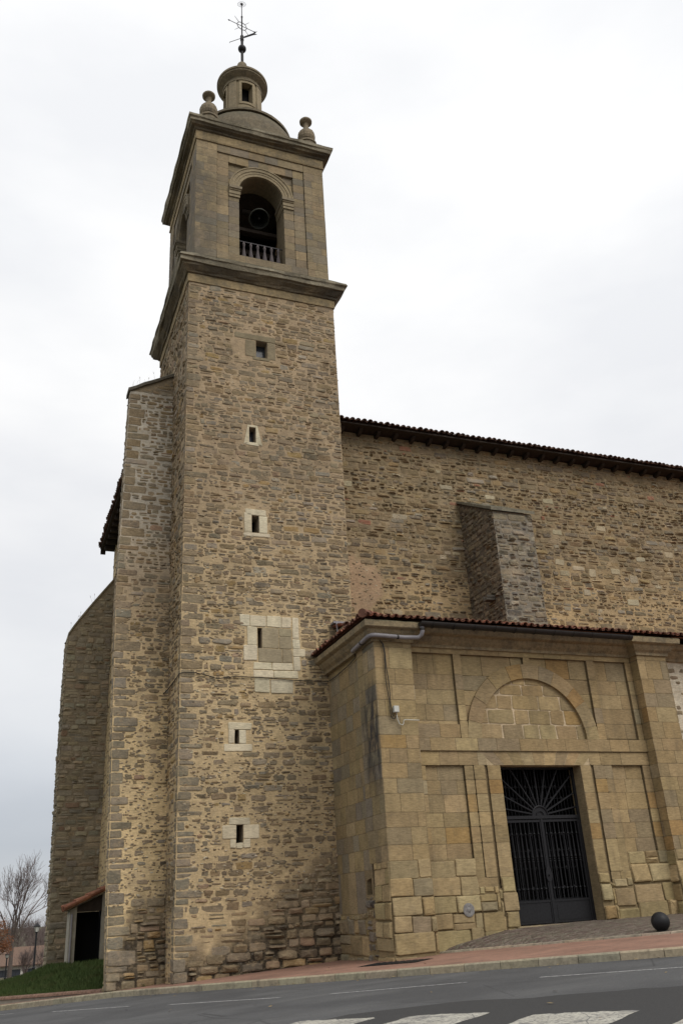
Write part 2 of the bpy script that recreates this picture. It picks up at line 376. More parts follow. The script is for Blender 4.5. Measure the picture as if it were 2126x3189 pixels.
def stone(mb, F, u0, u1, v0, v1, rng, col, mcol, t=.02, e=.35, jit=.10, n=13, embed=.02, rot=0., nz=0.):
    cu, cv = (u0 + u1) / 2, (v0 + v1) / 2; hu, hv = (u1 - u0) / 2, (v1 - v0) / 2
    if hu < .02 or hv < .015: return
    m = min(hu, hv); out = []
    ca, sa = math.cos(rot), math.sin(rot); ph = rng.uniform(0, .5)
    for k in range(n):
        a = 2 * math.pi * (k + ph) / n; c, s_ = math.cos(a), math.sin(a)
        x = math.copysign(abs(c) ** e, c) * hu + rng.uniform(-jit, jit) * m
        y = math.copysign(abs(s_) ** e, s_) * hv + rng.uniform(-jit, jit) * m
        out.append((x * ca - y * sa, x * sa + y * ca))
    tu, tv = rng.uniform(-.35, .35) * t, rng.uniform(-.45, .45) * t
    vs = []; cs = []
    mc = A4(mcol)
    for (x, y) in out: vs.append(F.p(cu + x, cv + y, -embed + nz)); cs.append(mc)
    r1 = min(.35, (.010 + t * .15) / m); r2 = min(.6, (.022 + t * .6) / m)
    for (x, y) in out:
        vs.append(F.p(cu + x * (1 - r1), cv + y * (1 - r1), t * .62 + tu * x / hu + tv * y / hv + nz)); f = rng.uniform(.82, 1.1); cs.append((col[0] * f, col[1] * f, col[2] * f, 1))
    for (x, y) in out:
        vs.append(F.p(cu + x * (1 - r2), cv + y * (1 - r2), t * (.95 + rng.uniform(-.3, .25) * min(1, .11 / hu)) + tu * x / hu + tv * y / hv + nz)); f = rng.uniform(.88, 1.12); cs.append((col[0] * f, col[1] * f, col[2] * f, 1))
    vs.append(F.p(cu, cv, t * 1.0 + nz)); cs.append(col)
    fs = []
    for r in range(2):
        for k in range(n): fs.append((r * n + k, r * n + (k + 1) % n, (r + 1) * n + (k + 1) % n, (r + 1) * n + k))
    for k in range(n): fs.append((2 * n + k, 2 * n + (k + 1) % n, 3 * n))
    mb.add(vs, fs, cs)

def block(mb, F, u0, u1, v0, v1, rng, col, mcol, t=.012, embed=.01, ch=.012, clip=None, nz=0., jit=.0):
    """squared block with slightly soft edges"""
    if u1 - u0 < .03 or v1 - v0 < .03: return
    q = min(ch * 1.6, (u1 - u0) * .2, (v1 - v0) * .2)
    pts = [(u0 + q, v0), (u1 - q, v0), (u1, v0 + q), (u1, v1 - q), (u1 - q, v1), (u0 + q, v1), (u0, v1 - q), (u0, v0 + q)]
    if jit: pts = [(a + rng.uniform(-jit, jit), b + rng.uniform(-jit, jit)) for a, b in pts]
    if clip:
        pp = []
        for i in range(8):
            a, b = pts[i], pts[(i + 1) % 8]; L = math.hypot(b[0] - a[0], b[1] - a[1]); k = max(1, int(L / .1))
            for j in range(k): pp.append((a[0] + (b[0] - a[0]) * j / k, a[1] + (b[1] - a[1]) * j / k))
        pts = clip(pp)
        if pts is None: return
    poly(mb, F, pts, rng, col, mcol, t, embed, ch, nz)
def poly(mb, F, pts, rng, col, mcol, t=.012, embed=.01, ch=.012, nz=0.):
    n = len(pts); cu = sum(p[0] for p in pts) / n; cv = sum(p[1] for p in pts) / n
    m = min(max(p[0] for p in pts) - min(p[0] for p in pts), max(p[1] for p in pts) - min(p[1] for p in pts)) / 2
    k = 1 - min(.3, ch / max(m, .02))
    vs = [F.p(u, v, -embed + nz) for u, v in pts] + [F.p(u, v, t * .55 + nz) for u, v in pts] + [F.p(cu + (u - cu) * k, cv + (v - cv) * k, t + nz) for u, v in pts]
    f1 = .9; cs = [A4(mcol)] * n + [(col[0] * f1, col[1] * f1, col[2] * f1, 1)] * n + [col] * n
    fs = [(r * n + i, r * n + (i + 1) % n, (r + 1) * n + (i + 1) % n, (r + 1) * n + i) for r in (0, 1) for i in range(n)]
    fs.append(tuple(range(2 * n, 3 * n))); mb.add(vs, fs, cs)

def rubble(mb, F, u0, u1, v0, v1, rng, P, holes=(), top=None):
    """irregular coursed rubble: P(u, v) gives h, w, gap, keep, t, pal, mort, dry"""
    v = v0; row = 0
    while v < v1 - .03:
        p = P((u0 + u1) / 2, v); h = rng.uniform(*p['h']); h = min(h, v1 - v) if v1 - v - h > .07 else v1 - v
        ph, am = rng.uniform(0, 6), rng.uniform(.008, .035)
        u = u0 - rng.uniform(0, .12)
        while u < u1 - .02:
            p = P(max(u, u0), v + h / 2); w = h * rng.uniform(*p['w']); a, b = max(u, u0), min(u + w, u1)
            if u1 - b < .07: b = u1
            u = u + w
            g = p['gap'] * rng.uniform(.5, 1.5)
            dv = am * math.sin(a * 1.9 + ph) + rng.uniform(-.012, .012)
            if rng.random() > p['keep'] or b - a < .05: continue
            parts = [(v, v + h)]
            if h > .13 and rng.random() < p.get('split', .18):
                s_ = rng.uniform(.35, .65); parts = [(v, v + h * s_), (v + h * s_, v + h)]
            for (s0, s1) in parts:
                hh = s1 - s0; x0, x1 = a + g / 2, b - g / 2
                k0 = s0 + dv + g * .5; k1 = s1 + dv - g * .5
                if rng.random() < p.get('small', .3): 
                    sh = rng.uniform(.0, .35) * hh
                    if rng.random() < .5: k1 -= sh
                    else: k0 += sh
                    if rng.random() < .5: x1 -= rng.uniform(0, .3) * (x1 - x0)
                if b >= u1 - 1e-6: x1 = u1 + rng.uniform(-.03, .022)
                if a <= u0 + 1e-6: x0 = u0 - rng.uniform(-.03, .012)
                hole = overlap((x0, x1, k0, k1), holes, .004)
                if hole:
                    if x0 < hole[0] - .08: x1 = hole[0] - .012
                    elif x1 > hole[1] + .08: x0 = hole[1] + .012
                    else: continue
                    if overlap((x0, x1, k0, k1), holes, .004): continue
                if top and max(top(x0), top(x1)) and k1 > min(top(x0), top(x1)): continue
                col = jitcol(rng, pick(rng, p['pal']), .16)
                stone(mb, F, x0, x1, max(k0, v0 - .03), k1, rng, col, p['mort'], p['t'] * rng.choice((.3, .6, .9, 1.1, 1.4, 2.2)), e=rng.uniform(*p.get('e', (.3, .55))), jit=p.get('jit', .12), rot=rng.uniform(-.05, .05) * min(1, .15 / max(.05, x1 - x0) * 2))
        v += h; row += 1

def chips(mb, F, u0, u1, v0, v1, rng, n, P, holes=()):
    """small stone fragments and pebbles showing in the pointing"""
    for _ in range(n):
        u, v = rng.uniform(u0, u1), rng.uniform(v0, v1)
        w, h = rng.uniform(.018, .07), rng.uniform(.012, .030)
        if overlap((u - w, u + w, v - h, v + h), holes, .01): continue
        p = P(u, v); c = pick(rng, [(4, GB), (3, DK), (2, BR), (1.2, (.50, .43, .31)), (1, GR)])
        stone(mb, F, u - w, u + w, v - h, v + h, rng, jitcol(rng, c, .2), p['mort'], rng.uniform(.004, .013), e=.7, jit=.3, n=7, embed=.006, rot=rng.uniform(-.3, .3), nz=.006)
def quoins(mb, FA, FB, v0, v1, rng, wa, wb, hr, pal, mort, sideA, sideB, lenA, lenB, t=.018):
    """corner stones on two faces; returns hole rects for each face. sideX: 'lo' / 'hi' end of u on that face"""
    ha, hb = [], []; v = v0; k = 0
    while v < v1 - .05:
        h = min(rng.uniform(*hr), v1 - v); long_ = k % 2 == 0
        long_ = rng.random() < .5; a = rng.uniform(*wa) * (1 if long_ else .62); b = rng.uniform(*wb) * (.62 if long_ else 1)
        c = jitcol(rng, pick(rng, pal), .13) if v > 5.5 else jitcol(rng, (.215, .18, .128), .17); g = rng.uniform(.003, .009)
        o_ = rng.uniform(-.012, .026); ra = (-o_, a) if sideA == 'lo' else (lenA - a, lenA + o_); rb = (-o_, b) if sideB == 'lo' else (lenB - b, lenB + o_)
        for F, r, S in ((FA, ra, ha), (FB, rb, hb)):
            stone(mb, F, r[0], r[1], v + g, v + h - g, rng, c, mort(v), t * rng.uniform(.6, 1.1), e=.2, jit=.12, n=16)
            S.append((r[0], r[1], v, v + h))
        v += h; k += 1
    return ha, hb

def sweep(mb, path, prof, closed=False, col=(.36, .28, .17), jit=.0, step=.35, seed=1, colfn=None):
    """profile [(out, z)] swept along a plan path; outward = right-hand side of the walking direction (dy, -dx)"""
    n = len(path); offs = []
    def nrm(a, b):
        d = Vector((b[0] - a[0], b[1] - a[1])); d.normalize(); return Vector((d.y, -d.x))
    for i in range(n):
        ns = []
        if closed or i > 0: ns.append(nrm(path[i - 1], path[i]))
        if closed or i < n - 1: ns.append(nrm(path[i], path[(i + 1) % n]))
        if len(ns) == 2:
            s_ = ns[0] + ns[1]; offs.append(s_ / max(.2, (1 + ns[0].dot(ns[1]))))
        else: offs.append(ns[0])
    st = []
    for i in range(n if closed else n - 1):
        a, b = Vector(path[i]), Vector(path[(i + 1) % n]); oa, ob = offs[i], offs[(i + 1) % n]; k = max(1, int((b - a).length / step))
        for j in range(k): f = j / k; st.append((a.lerp(b, f), oa.lerp(ob, f), 0 if j == 0 else 1))
    if not closed: st.append((Vector(path[-1]), offs[-1], 0))
    m = len(prof); vs = []; cs = []
    for i, (p, o, q) in enumerate(st):
        for j, (d, z) in enumerate(prof):
            w = jit * mnoise.noise((p.x * 1.7 + seed, p.y * 1.7, z * 3 + j)); w2 = jit * mnoise.noise((p.x * 1.9 + 9, p.y * 1.9 + seed, j * 3.1))
            vs.append((p.x + o.x * (d + w * (1 if d > .03 else 0)), p.y + o.y * (d + w * (1 if d > .03 else 0)), z + w2)); cs.append(A4(colfn(p.x, p.y, j) if colfn else col))
    fs = []; N = len(st)
    for i in range(N if closed else N - 1):
        for j in range(m - 1):
            a = i * m + j; b = ((i + 1) % N) * m + j; fs.append((a, b, b + 1, a + 1))
    if not closed:
        fs.append(tuple(range(m))); fs.append(tuple((N - 1) * m + j for j in range(m - 1, -1, -1)))
    mb.add(vs, fs, cs)

# ------------------------------------------------------------------ ground levels (a along the kerb, c across it towards the church)
KA = Vector((6.85, 18.70)); KB = Vector((.5419, -.8404)); KT = Vector((.8404, .5419))
def ac(x, y): d = Vector((x, y)) - KA; return d.dot(KB), d.dot(KT)
def kxy(a, c): p = KA + KB * a + KT * c; return p.x, p.y
def zk(a):
    if a > -6.6: return -1.24 + .0491 * min(a, 14) + .015 * max(a - 14, 0)
    z = -1.24 - .0491 * 6.6 + .075 * (max(a, -15) + 6.6)
    return z + .045 * min(a + 15, 0)
def road_z(a, c): return zk(a) - .13 + .02 * c
def plaza_z(a, c): return zk(a) + .03 * c
def sheet(name, As, Cs, zf, mat, dz=0):
    mb = MB(); na = len(As)
    for c in Cs:
        for a in As:
            x, y = kxy(a, c); mb.v.append((x, y, zf(a, c) + dz)); mb.c.append((.5, .5, .5, 1))
    mb.f = [(j * na + i, j * na + i + 1, (j + 1) * na + i + 1, (j + 1) * na + i) for j in range(len(Cs) - 1) for i in range(na - 1)]
    return struct(mb.obj(name, mat))
AS = [-60, -45, -30, -20, -15, -12, -9, -6.6, -4, -2, 0, 2, 4, 6, 8, 10, 12, 14, 18, 24, 32, 45, 60]
sheet('road', AS, [-40, -30, -20, -15, -10, -6, -3, 0.02], road_z, M['asphalt'])
sheet('pavement', [-11.5, -10, -9] + AS[7:], [.14, 1, 2, 3.6, 6, 9, 14, 30], plaza_z, M['red'])
sheet('pavement_strip', [-60, -45, -30, -20, -15, -12, -11.5], [.14, .62], plaza_z, M['red'])

def kerb():
    mb = MB(); rng = random.Random(3); a = -40.5
    while a < 44:
        b = a + .75; g = .006; c = jitcol(rng, (.36, .31, .215), .10)
        pa = []
        for q in (a + g, b - g):
            for (cc, dz) in ((0, -.16), (0.0, -.022), (.022, 0.004), (.15, .004), (.15, -.1)):
                x, y = kxy(q, cc); pa.append((x, y, zk(q) + dz))
        fs = [(i, i + 1, i + 6, i + 5) for i in range(4)] + [(0, 1, 2, 3, 4), (9, 8, 7, 6, 5)]
        mb.add(pa, fs, c)
        a = b
    # dark joint filler behind the slabs
    n0 = len(mb.v)
    As = [-40.5 + i * 1.5 for i in range(57)]
    vs = []
    for q in As:
        for cc, dz in ((.012, -.16), (.012, -.03), (.03, -.012), (.15, -.012)):
            x, y = kxy(q, cc); vs.append((x, y, zk(q) + dz))
    mb.add(vs, [(i * 4 + j, i * 4 + j + 1, i * 4 + j + 5, i * 4 + j + 4) for i in range(len(As) - 1) for j in range(3)], (.07, .06, .045, 1))
    struct(mb.obj('kerb', M['kerb']))
kerb()

def marking(quads, name, mat, dz=.004):
    mb = MB()
    for q in quads:
        vs = []
        for a, c in q:
            x, y = kxy(a, c); vs.append((x, y, road_z(a, c) + dz))
        mb.add(vs, [tuple(range(len(vs)))])
    return struct(mb.obj(name, mat))
ragged = random.Random(8)
def stripe(a0, a1, c0, c1):
    pts = []
    n = 14
    for i in range(n + 1): pts.append((a0 + (a1 - a0) * i / n, c0 + ragged.uniform(-.035, .035) - (.0 if 0 < i < n else .05)))
    m = 20
    for i in range(1, m + 1): pts.append((a1 + ragged.uniform(-.02, .02), c0 + (c1 - c0) * i / m))
    for i in range(n): pts.append((a1 + (a0 - a1) * (i + 1) / n, c1))
    for i in range(1, m): pts.append((a0 + ragged.uniform(-.02, .02), c1 + (c0 - c1) * i / m))
    return pts[::-1]
marking([stripe(4.0, 5.18, -6.03, -10), stripe(5.66, 6.70, -6.0, -10), stripe(7.38, 8.53, -6.36, -10), stripe(9.14, 10.3, -6.9, -10.5)], 'crosswalk_marking', M['paint'])
def linequads():
    qs = []
    for a0, a1, cA, cB in ((-8.6, -7.5, -2.0, -2.2), (-5.5, -3.2, -2.66, -2.56), (-1.9, .85, -2.74, -2.74), (1.9, 4.25, -2.66, -2.17), (5.5, 16, -2.13, -1.7), (-14, -11, -1.7, -1.8)):
        k = max(2, int((a1 - a0) / .4))
        for i in range(k):
            f, g = i / k, (i + 1) / k
            a, b = a0 + (a1 - a0) * f, a0 + (a1 - a0) * g; ca, cb = cA + (cB - cA) * f, cA + (cB - cA) * g
            qs.append([(a, ca - .05), (b, cb - .05), (b, cb + .05), (a, ca + .05)])
    return qs
marking(linequads(), 'lane_line', M['line'])
def roadpatch():
    pts = []
    for i in range(60):
        a = 20 - 14.6 * i / 59; pts.append((a, -4.15 + .35 * mnoise.noise((a * 1.3, 2, 0)) + .12 * mnoise.noise((a * 5, 7, 0)) - .75 * max(0, (i - 40) / 19)))
    pts += [(4.4, -5.6), (3.8, -9), (3.4, -16), (20, -16)]
    return pts
marking([roadpatch()], 'road_patch', M['patch'], .0015)

# pebble paving rising to the church wall
def pebbles():
    mb = MB(); n = 40; vs = []
    for i in range(n + 1):
        f = i / n; x = 8.9 + f * 16
        for j in range(9):
            g = j / 8
            a = -.6 + f * 13; bx, by = kxy(a, 3.62); bz = plaza_z(a, 3.62) + .004
            wx = 9.3 + f * 10.5; wy = 20.55; wz = -1.02 + .33 * min(1, max(0, (wx - 9.8) / 2.2)) + .010 * max(0, wx - 12)
            e = g ** .8
            vs.append((bx + (wx - bx) * g, by + (wy - by) * g, bz + (max(wz, bz + .02) - bz) * e + .012 * mnoise.noise((i * .9, j * .9, 0))))
    mb.add(vs, [(i * 9 + j, (i + 1) * 9 + j, (i + 1) * 9 + j + 1, i * 9 + j + 1) for i in range(n) for j in range(8)])
    struct(mb.obj('pebble_paving', M['pebble'], smooth=True))
    mb = MB(); a = -.4
    rng = random.Random(5)
    while a < 13:
        b = a + rng.uniform(.5, 1.0); vs = []
        for q in (a, b - .012):
            for c, dz in ((3.52, .0), (3.53, .035), (3.63, .04), (3.64, .0)):
                x, y = kxy(q, c); vs.append((x, y, plaza_z(q, c) + dz))
        mb.add(vs, [(0, 1, 5, 4), (1, 2, 6, 5), (2, 3, 7, 6), (0, 4, 7, 3), (0, 3, 2, 1), (4, 5, 6, 7)], jitcol(rng, (.36, .30, .22), .12)); a = b
    struct(mb.obj('paving_border', M['kerb']))
pebbles()
# dark drain grate in the red pavement
def grate():
    t = thing('drain_grate', 'dark slotted drain grate set in the red pavement before the tower', 'drain grate', (8.5, 19.4, plaza_z(*ac(8.5, 19.4))))
    mb = MB(); bars = MB()
    a0, c0 = ac(8.22, 19.35)
    for i in range(9):
        q = a0 - .55 + i * .16
        vs = []
        for aa, cc, dz in ((q, c0 - .1, .014), (q + .09, c0 - .1, .014), (q + .09, c0 + .55, .014), (q, c0 + .55, .014)):
            x, y = kxy(aa, cc); vs.append((x, y, plaza_z(aa, cc) + dz))
        bars.add(vs + [(x, y, z - .012) for x, y, z in vs], [(0, 1, 2, 3), (0, 4, 5, 1), (1, 5, 6, 2), (2, 6, 7, 3), (3, 7, 4, 0)])
    vs = []
    for aa, cc in ((a0 - .62, c0 - .16), (a0 + .9, c0 - .16), (a0 + .9, c0 + .6), (a0 - .62, c0 + .6)):
        x, y = kxy(aa, cc); vs.append((x, y, plaza_z(aa, cc) + .005))
    mb.add(vs, [(0, 1, 2, 3)])
    mb.obj('frame', M['dark'], t); bars.obj('bars', M['iron'], t)
grate()

# ------------------------------------------------------------------ bell tower
XL, XR, YF, YB = 4.50, 9.73, 23.60, 29.0
tower = thing('bell_tower', 'tall stone church bell tower with arched belfry, domed lantern and rubble shaft', 'bell tower', (7.1, 26.3, -1.5))
FRONT = Frame((XL, YF, 0), (1, 0, 0), (0, -1, 0))
LEFT = Frame((XL, YB, 0), (0, -1, 0), (-1, 0, 0))       # u runs towards the viewer; corner at u = YB - YF
LLEN = YB - YF
WIN = [(2.32, 2.72, 17.02, 17.68), (2.05, 2.26, 13.70, 14.24), (2.10, 2.32, 10.55, 11.12), (2.23, 2.36, 6.91, 7.53), (1.54, 1.66, 4.20, 4.59), (1.57, 1.76, 1.66, 2.11)]
def lerp3(a, b, f): f = max(0, min(1, f)); return tuple(x + (y - x) * f for x, y in zip(a, b))
MT = (.58, .435, .245); MU = (.42, .312, .195); MD = (.115, .087, .052); MTL = (.63, .47, .255)
def dryf(u, v):  # how far below the dry-jointed foot of the tower
    lim = -.75 + 1.9 * max(0, min(1, (u - .9) / 2.8)) + .45 * mnoise.noise((u * 1.1, v * .6, 3)) + .35 * mnoise.noise((u * 3.1, v * 4, 8))
    return lim - v
def tower_mort(u, v):
    q = dryf(u, v)
    m = lerp3(MT, MU, (v - 7) / 6)
    if q > -.35: return lerp3(m, lerp3((.045, .035, .024), MD, (v + .9) / 1.2), (q + .35) / .9 + .35 * mnoise.noise((u * 4, v * 4, 1)))
    s = .5 + .5 * mnoise.noise((u * .5, v * .35, 9)); return lerp3(m, tuple(x * .78 for x in m), s)
PAL_T = [(5, GB), (4, BR), (.7, OC), (1.6, GR), (.8, DK), (.3, PK)]
def P_tower(u, v):
    q = dryf(u, v)
    if q > 0: return dict(h=(.12, .25), w=(1.2, 3.4), gap=.007 + .012 * min(1, max(0, (.2 - v) / 1.2)), keep=.995, t=.022 + .03 * min(1, max(0, (.3 - v))), pal=[(5, (.235, .175, .105)), (3, GB), (1.0, (.28, .19, .09)), (2, DK), (1, PK), (1, (.32, .25, .16))], mort=lerp3((.045, .035, .024), MD, (v + .9) / 1.2), e=(.2, .42), jit=.14, split=.25, small=.12)
    d = max(0, min(1, (9 - v) / 5)); d = max(0, d + .5 * mnoise.noise((u * .45, v * .3, 5)))
    return dict(h=(.09, .22), w=(1.0, 3.4), gap=.010 + .020 * min(d, 1.1), keep=.99 - .08 * min(d, 1), t=.013, pal=PAL_T, mort=tower_mort(u, v), small=.15 + .35 * min(d, 1), e=(.2, .5), jit=.24)
def build_tower_shaft():
    rng = random.Random(11); mb = MB()
    blocked = [(2.23, 3.28, 6.51, 7.57)]
    frames = [(1.86, 3.52, 6.06, 7.92), (2.20, 3.28, 5.60, 6.05), (1.86, 2.46, 13.60, 14.33), (1.85, 2.60, 10.50, 11.32), (1.25, 2.0, 4.0, 4.78), (1.2, 2.2, 1.73, 2.1), (1.38, 1.97, 1.53, 2.27), (1.55, 2.98, 17.0, 17.95)]
    ha, hb = quoins(mb, FRONT, LEFT, -1.7, 19.66, rng, (.3, .75), (.2, .45), (.12, .30), [(1, GR), (4, GB), (2, BR)], lambda v: tower_mort(.2, v), 'lo', 'hi', XR - XL, LLEN)
    wall_grid(mb, FRONT, 0, XR - XL, -2.2, 19.7, WIN, tower_mort, .14, .55, .012)
    rubble(mb, FRONT, 0, XR - XL, -1.8, 19.66, rng, P_tower, WIN + frames + ha)
    chips(mb, FRONT, .1, XR - XL, .2, 10, rng, 3600, P_tower, WIN + frames); chips(mb, FRONT, .1, XR - XL, 10, 19.5, rng, 1500, P_tower, WIN + frames)
    wall_grid(mb, LEFT, 0, LLEN, -2.2, 19.7, [], lambda u, v: tower_mort(u + 5, v) if v > 0 else MT, .5, .5, .012)
    def P_left(u, v): q = P_tower(u + 3, max(v, 2)); q['t'] = .02; return q
    rubble(mb, LEFT, 0, LLEN, -1.8, 19.66, rng, P_left, hb)
    # right and back faces
    RIGHT = Frame((XR, YF, 0), (0, 1, 0), (1, 0, 0)); BACK = Frame((XR, YB, 0), (-1, 0, 0), (0, 1, 0))
    for F, L in ((RIGHT, LLEN), (BACK, XR - XL)):
        wall_grid(mb, F, 0, L, -2.2, 19.7, [], tower_mort, .8, .5, .012)
        rubble(mb, F, 0, L, 6, 19.66, rng, P_tower)
    mb.obj('shaft_wall', M['rubble'], tower)
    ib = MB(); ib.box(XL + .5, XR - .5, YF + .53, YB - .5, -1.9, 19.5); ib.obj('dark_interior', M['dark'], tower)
build_tower_shaft()

PALE = (.57, .495, .35)
def window_part(blocks, label, t=.034, col=PALE, pane=None, e=.006):
    rng = random.Random(len(label)); mb = MB()
    for b in blocks:
        if not isinstance(b[0], tuple): block(mb, FRONT, *b, rng, jitcol(rng, col, .07, .02), (.30, .25, .18), t * .6, .02, .014, jit=.012)
        else: poly(mb, FRONT, b, rng, jitcol(rng, col, .05, .02), (.3, .25, .18), t * .6, .02, .01)
    o = mb.obj('window', M['pale'], tower); o['label'] = label
    if pane:
        p = MB(); p.add([FRONT.p(pane[0], pane[2], -.3), FRONT.p(pane[1], pane[2], -.3), FRONT.p(pane[1], pane[3], -.3), FRONT.p(pane[0], pane[3], -.3)], [(0, 1, 2, 3)]); p.obj('pane', M['glass'], o)
w = WIN
window_part([(1.58, 3.0, w[0][3] + .012, w[0][3] + .22), (1.95, w[0][0] - .012, 17.0, 17.66), (w[0][1] + .012, 3.0, 16.98, 17.66), (2.2, 2.8, 16.9, w[0][2] - .012)], 'brown stone surround of the topmost square window', col=(.25, .205, .13), t=.028, pane=w[0])
window_part([[(1.86, 13.60), (w[1][0] - .006, 13.66), (w[1][0] - .006, 14.24), (w[1][0] - .02, 14.33), (2.0, 14.33)], [(w[1][1] + .006, 13.66), (2.48, 13.60), (2.32, 14.33), (w[1][1] + .006, 14.33)], [(w[1][0] - .03, 14.25), (w[1][1] + .006, 14.25), (w[1][1] + .006, 14.33), (w[1][0] - .02, 14.33)], (w[1][0] - .1, w[1][1] + .1, 13.58, 13.69)], 'pale tapering stone surround of narrow window', pane=w[1])
window_part([(1.86, w[2][0] - .006, 10.54, 11.2), (1.9, 2.56, w[2][3] + .006, 11.33), (w[2][1] + .006, 2.58, 10.54, w[2][3]), (1.84, 2.68, 10.42, 10.53)], 'pale square stone surround of narrow window')
window_part([(1.92, 2.21, 7.0, 7.56), (1.80, 2.21, 6.55, 6.99), (1.7, 2.0, 7.57, 7.92), (2.01, 2.5, 7.57, 7.9), (2.51, 2.95, 7.57, 7.92), (2.96, 3.26, 7.57, 7.9), (3.29, 3.5, 7.25, 7.9), (3.29, 3.52, 6.95, 7.24), (3.29, 3.66, 6.72, 6.94), (3.29, 3.5, 6.3, 6.71), (2.1, 2.64, 6.29, 6.5), (2.66, 3.28, 6.29, 6.5), (2.1, 2.68, 6.06, 6.28), (2.7, 3.42, 6.06, 6.28), (2.12, 2.58, 5.64, 6.03), (2.6, 3.26, 5.62, 6.02)], 'pale stone surround of large walled-up window')
window_part([(2.37, 2.87, 6.93, 7.55), (2.885, 3.27, 7.3, 7.55), (2.885, 3.27, 6.93, 7.29), (2.24, 2.95, 6.52, 6.92), (2.965, 3.27, 6.52, 6.92)], 'brown stone infill of walled-up window', t=.026, col=(.315, .258, .165))
window_part([(1.36, 2.02, w[4][3] + .004, 4.78), (1.36, w[4][0] - .004, 4.21, 4.585), (w[4][1] + .004, 1.86, 4.21, 4.585), (1.24, 2.04, 4.0, 4.196)], 'pale stone surround of small slit, wider sill')
window_part([(1.38, 1.95, w[5][3] + .004, 2.28), (1.2, w[5][0] - .004, 1.76, 2.105), (w[5][1] + .004, 2.2, 1.75, 2.105), (1.40, w[5][0] - .004, 1.53, 1.75), (w[5][1] + .004, 1.96, 1.53, 1.745), (w[5][0], w[5][1], 1.53, w[5][2] - .004)], 'pale cross-shaped stone surround of lowest slit')

# stair buttress on the tower's left
def buttress_left():
    rng = random.Random(21); mb = MB()
    # gently battered front: Y from 24.6 at the foot to 26.0 at the top
    H0, H1 = -2.2, 16.5
    def yf(z): return 24.62 + (26.0 - 24.62) * max(0, min(1, (z + 1.5) / 18.0)) ** .8
    def xl(z):
        T = [(-9, 3.06), (-1.45, 3.06), (1.5, 3.0), (3.6, 2.97), (8.9, 2.87), (16.4, 3.02), (30, 3.02)]
        for (a, p_), (b, q_) in zip(T, T[1:]):
            if a <= z <= b: return p_ + (q_ - p_) * (z - a) / (b - a)
    class BF(Frame):
        def p(s, u, v, n=0):
            f = u / 1.62; x = xl(v) + (4.53 - xl(v)) * f; return Vector((x, yf(v) - n, v))
    F = BF((0, 0, 0), (1, 0, 0), (0, -1, 0)); W = 1.62
    class BL(Frame):
        def p(s, u, v, n=0): return Vector((xl(v) - n, yf(v) + .5 - u, v))
    FL = BL((0, 0, 0), (0, -1, 0), (-1, 0, 0))
    def dry(u, v): return (.45 - 1.0 * max(0, (.8 - u) / .5) + .3 * mnoise.noise((u * 2, v, 4)) + .25 * mnoise.noise((u * 5, v * 5, 4))) - v
    def mort(u, v):
        m = lerp3(lerp3(MTL, MU, (v - 5) / 4), (.46, .41, .33), (v - 9) / 3); q = dry(u, v)
        return m if q < -.3 else lerp3(m, lerp3((.045, .035, .024), MD, (v + .9) / 1.2), (q + .3) / .7 + .35 * mnoise.noise((u * 4, v * 4, 1)))
    def P(u, v):
        if dry(u, v) > 0: return dict(h=(.12, .24), w=(1.3, 2.8), gap=.010, keep=.99, t=.035, pal=[(4, (.25, .185, .10)), (2, OC), (3, GB), (1, PK), (1, DK)], mort=MD, e=(.18, .38), jit=.12, split=.3, small=.12)
        d = max(0, min(1, (6 - v) / 3))
        return dict(h=(.10, .21), w=(1.2, 3.2), gap=.018 + .04 * d, keep=.98 - .30 * d, t=.012, pal=PAL_T, mort=mort(u, v), small=.25 + .4 * d, e=(.3, .6), jit=.24)
    qa, qb = quoins(mb, F, FL, -1.75, 16.4, rng, (.3, .8), (.2, .4), (.12, .36), [(1, GR), (4, GB), (2, BR)], lambda v: mort(.1, v), 'lo', 'hi', W, .5)
    wall_grid(mb, F, 0, W, H0, H1, [], mort, .12, .4, .01)
    rubble(mb, F, 0, W, -1.8, 16.4, rng, P, qa, top=lambda u: 16.55 + .5 * u)
    chips(mb, F, .05, W - .03, .2, 9, rng, 1100, P)
    wall_grid(mb, FL, 0, .5, H0, H1, [], mort, .2, .4, .01)
    rubble(mb, FL, 0, .5, -1.8, 16.4, rng, P, qb)
    # sloping head
    y0 = yf(16.5)
    mb.add([(xl(16.5), y0, 16.5), (4.5, y0, 16.5), (4.5, y0, 17.35), (xl(16.5), y0 + .5, 16.5), (4.5, y0 + .5, 17.35)], [(0, 1, 2), (0, 2, 4, 3)], A4(GB))
    rubble(mb, Frame((3.02, y0, 0), (1, 0, 0), (0, -1, 0)), .12, 1.46, 16.5, 17.1, rng, P, (), top=lambda u: 16.48 + .55 * u)
    o = mb.obj('stair_buttress', M['rubble'], tower)
    cb = MB(); k = 6; x0, x1 = 2.96, 4.5
    vs = []; cs = []
    for i in range(k + 1):
        f = i / k; x = x0 + (x1 - x0) * f; z = 16.50 + .86 * f + .03 * mnoise.noise((i * 1.7, 0, 0)); y = y0 - .07 + .04 * mnoise.noise((i * 1.3, 5, 0))
        vs += [(x, y, z - .05), (x, y - .02, z + .03), (x, y + .05, z + .10), (x, y0 + .53, z + .10), (x, y0 + .53, z - .05)]
    cb.add(vs, [(i * 5 + j, (i + 1) * 5 + j, (i + 1) * 5 + (j + 1) % 5, i * 5 + (j + 1) % 5) for i in range(k) for j in range(5)] + [(0, 1, 2, 3, 4), tuple(k * 5 + j for j in range(4, -1, -1))], A4((.16, .14, .11)))
    cb.obj('coping', M['cornice'], o)
buttress_left()

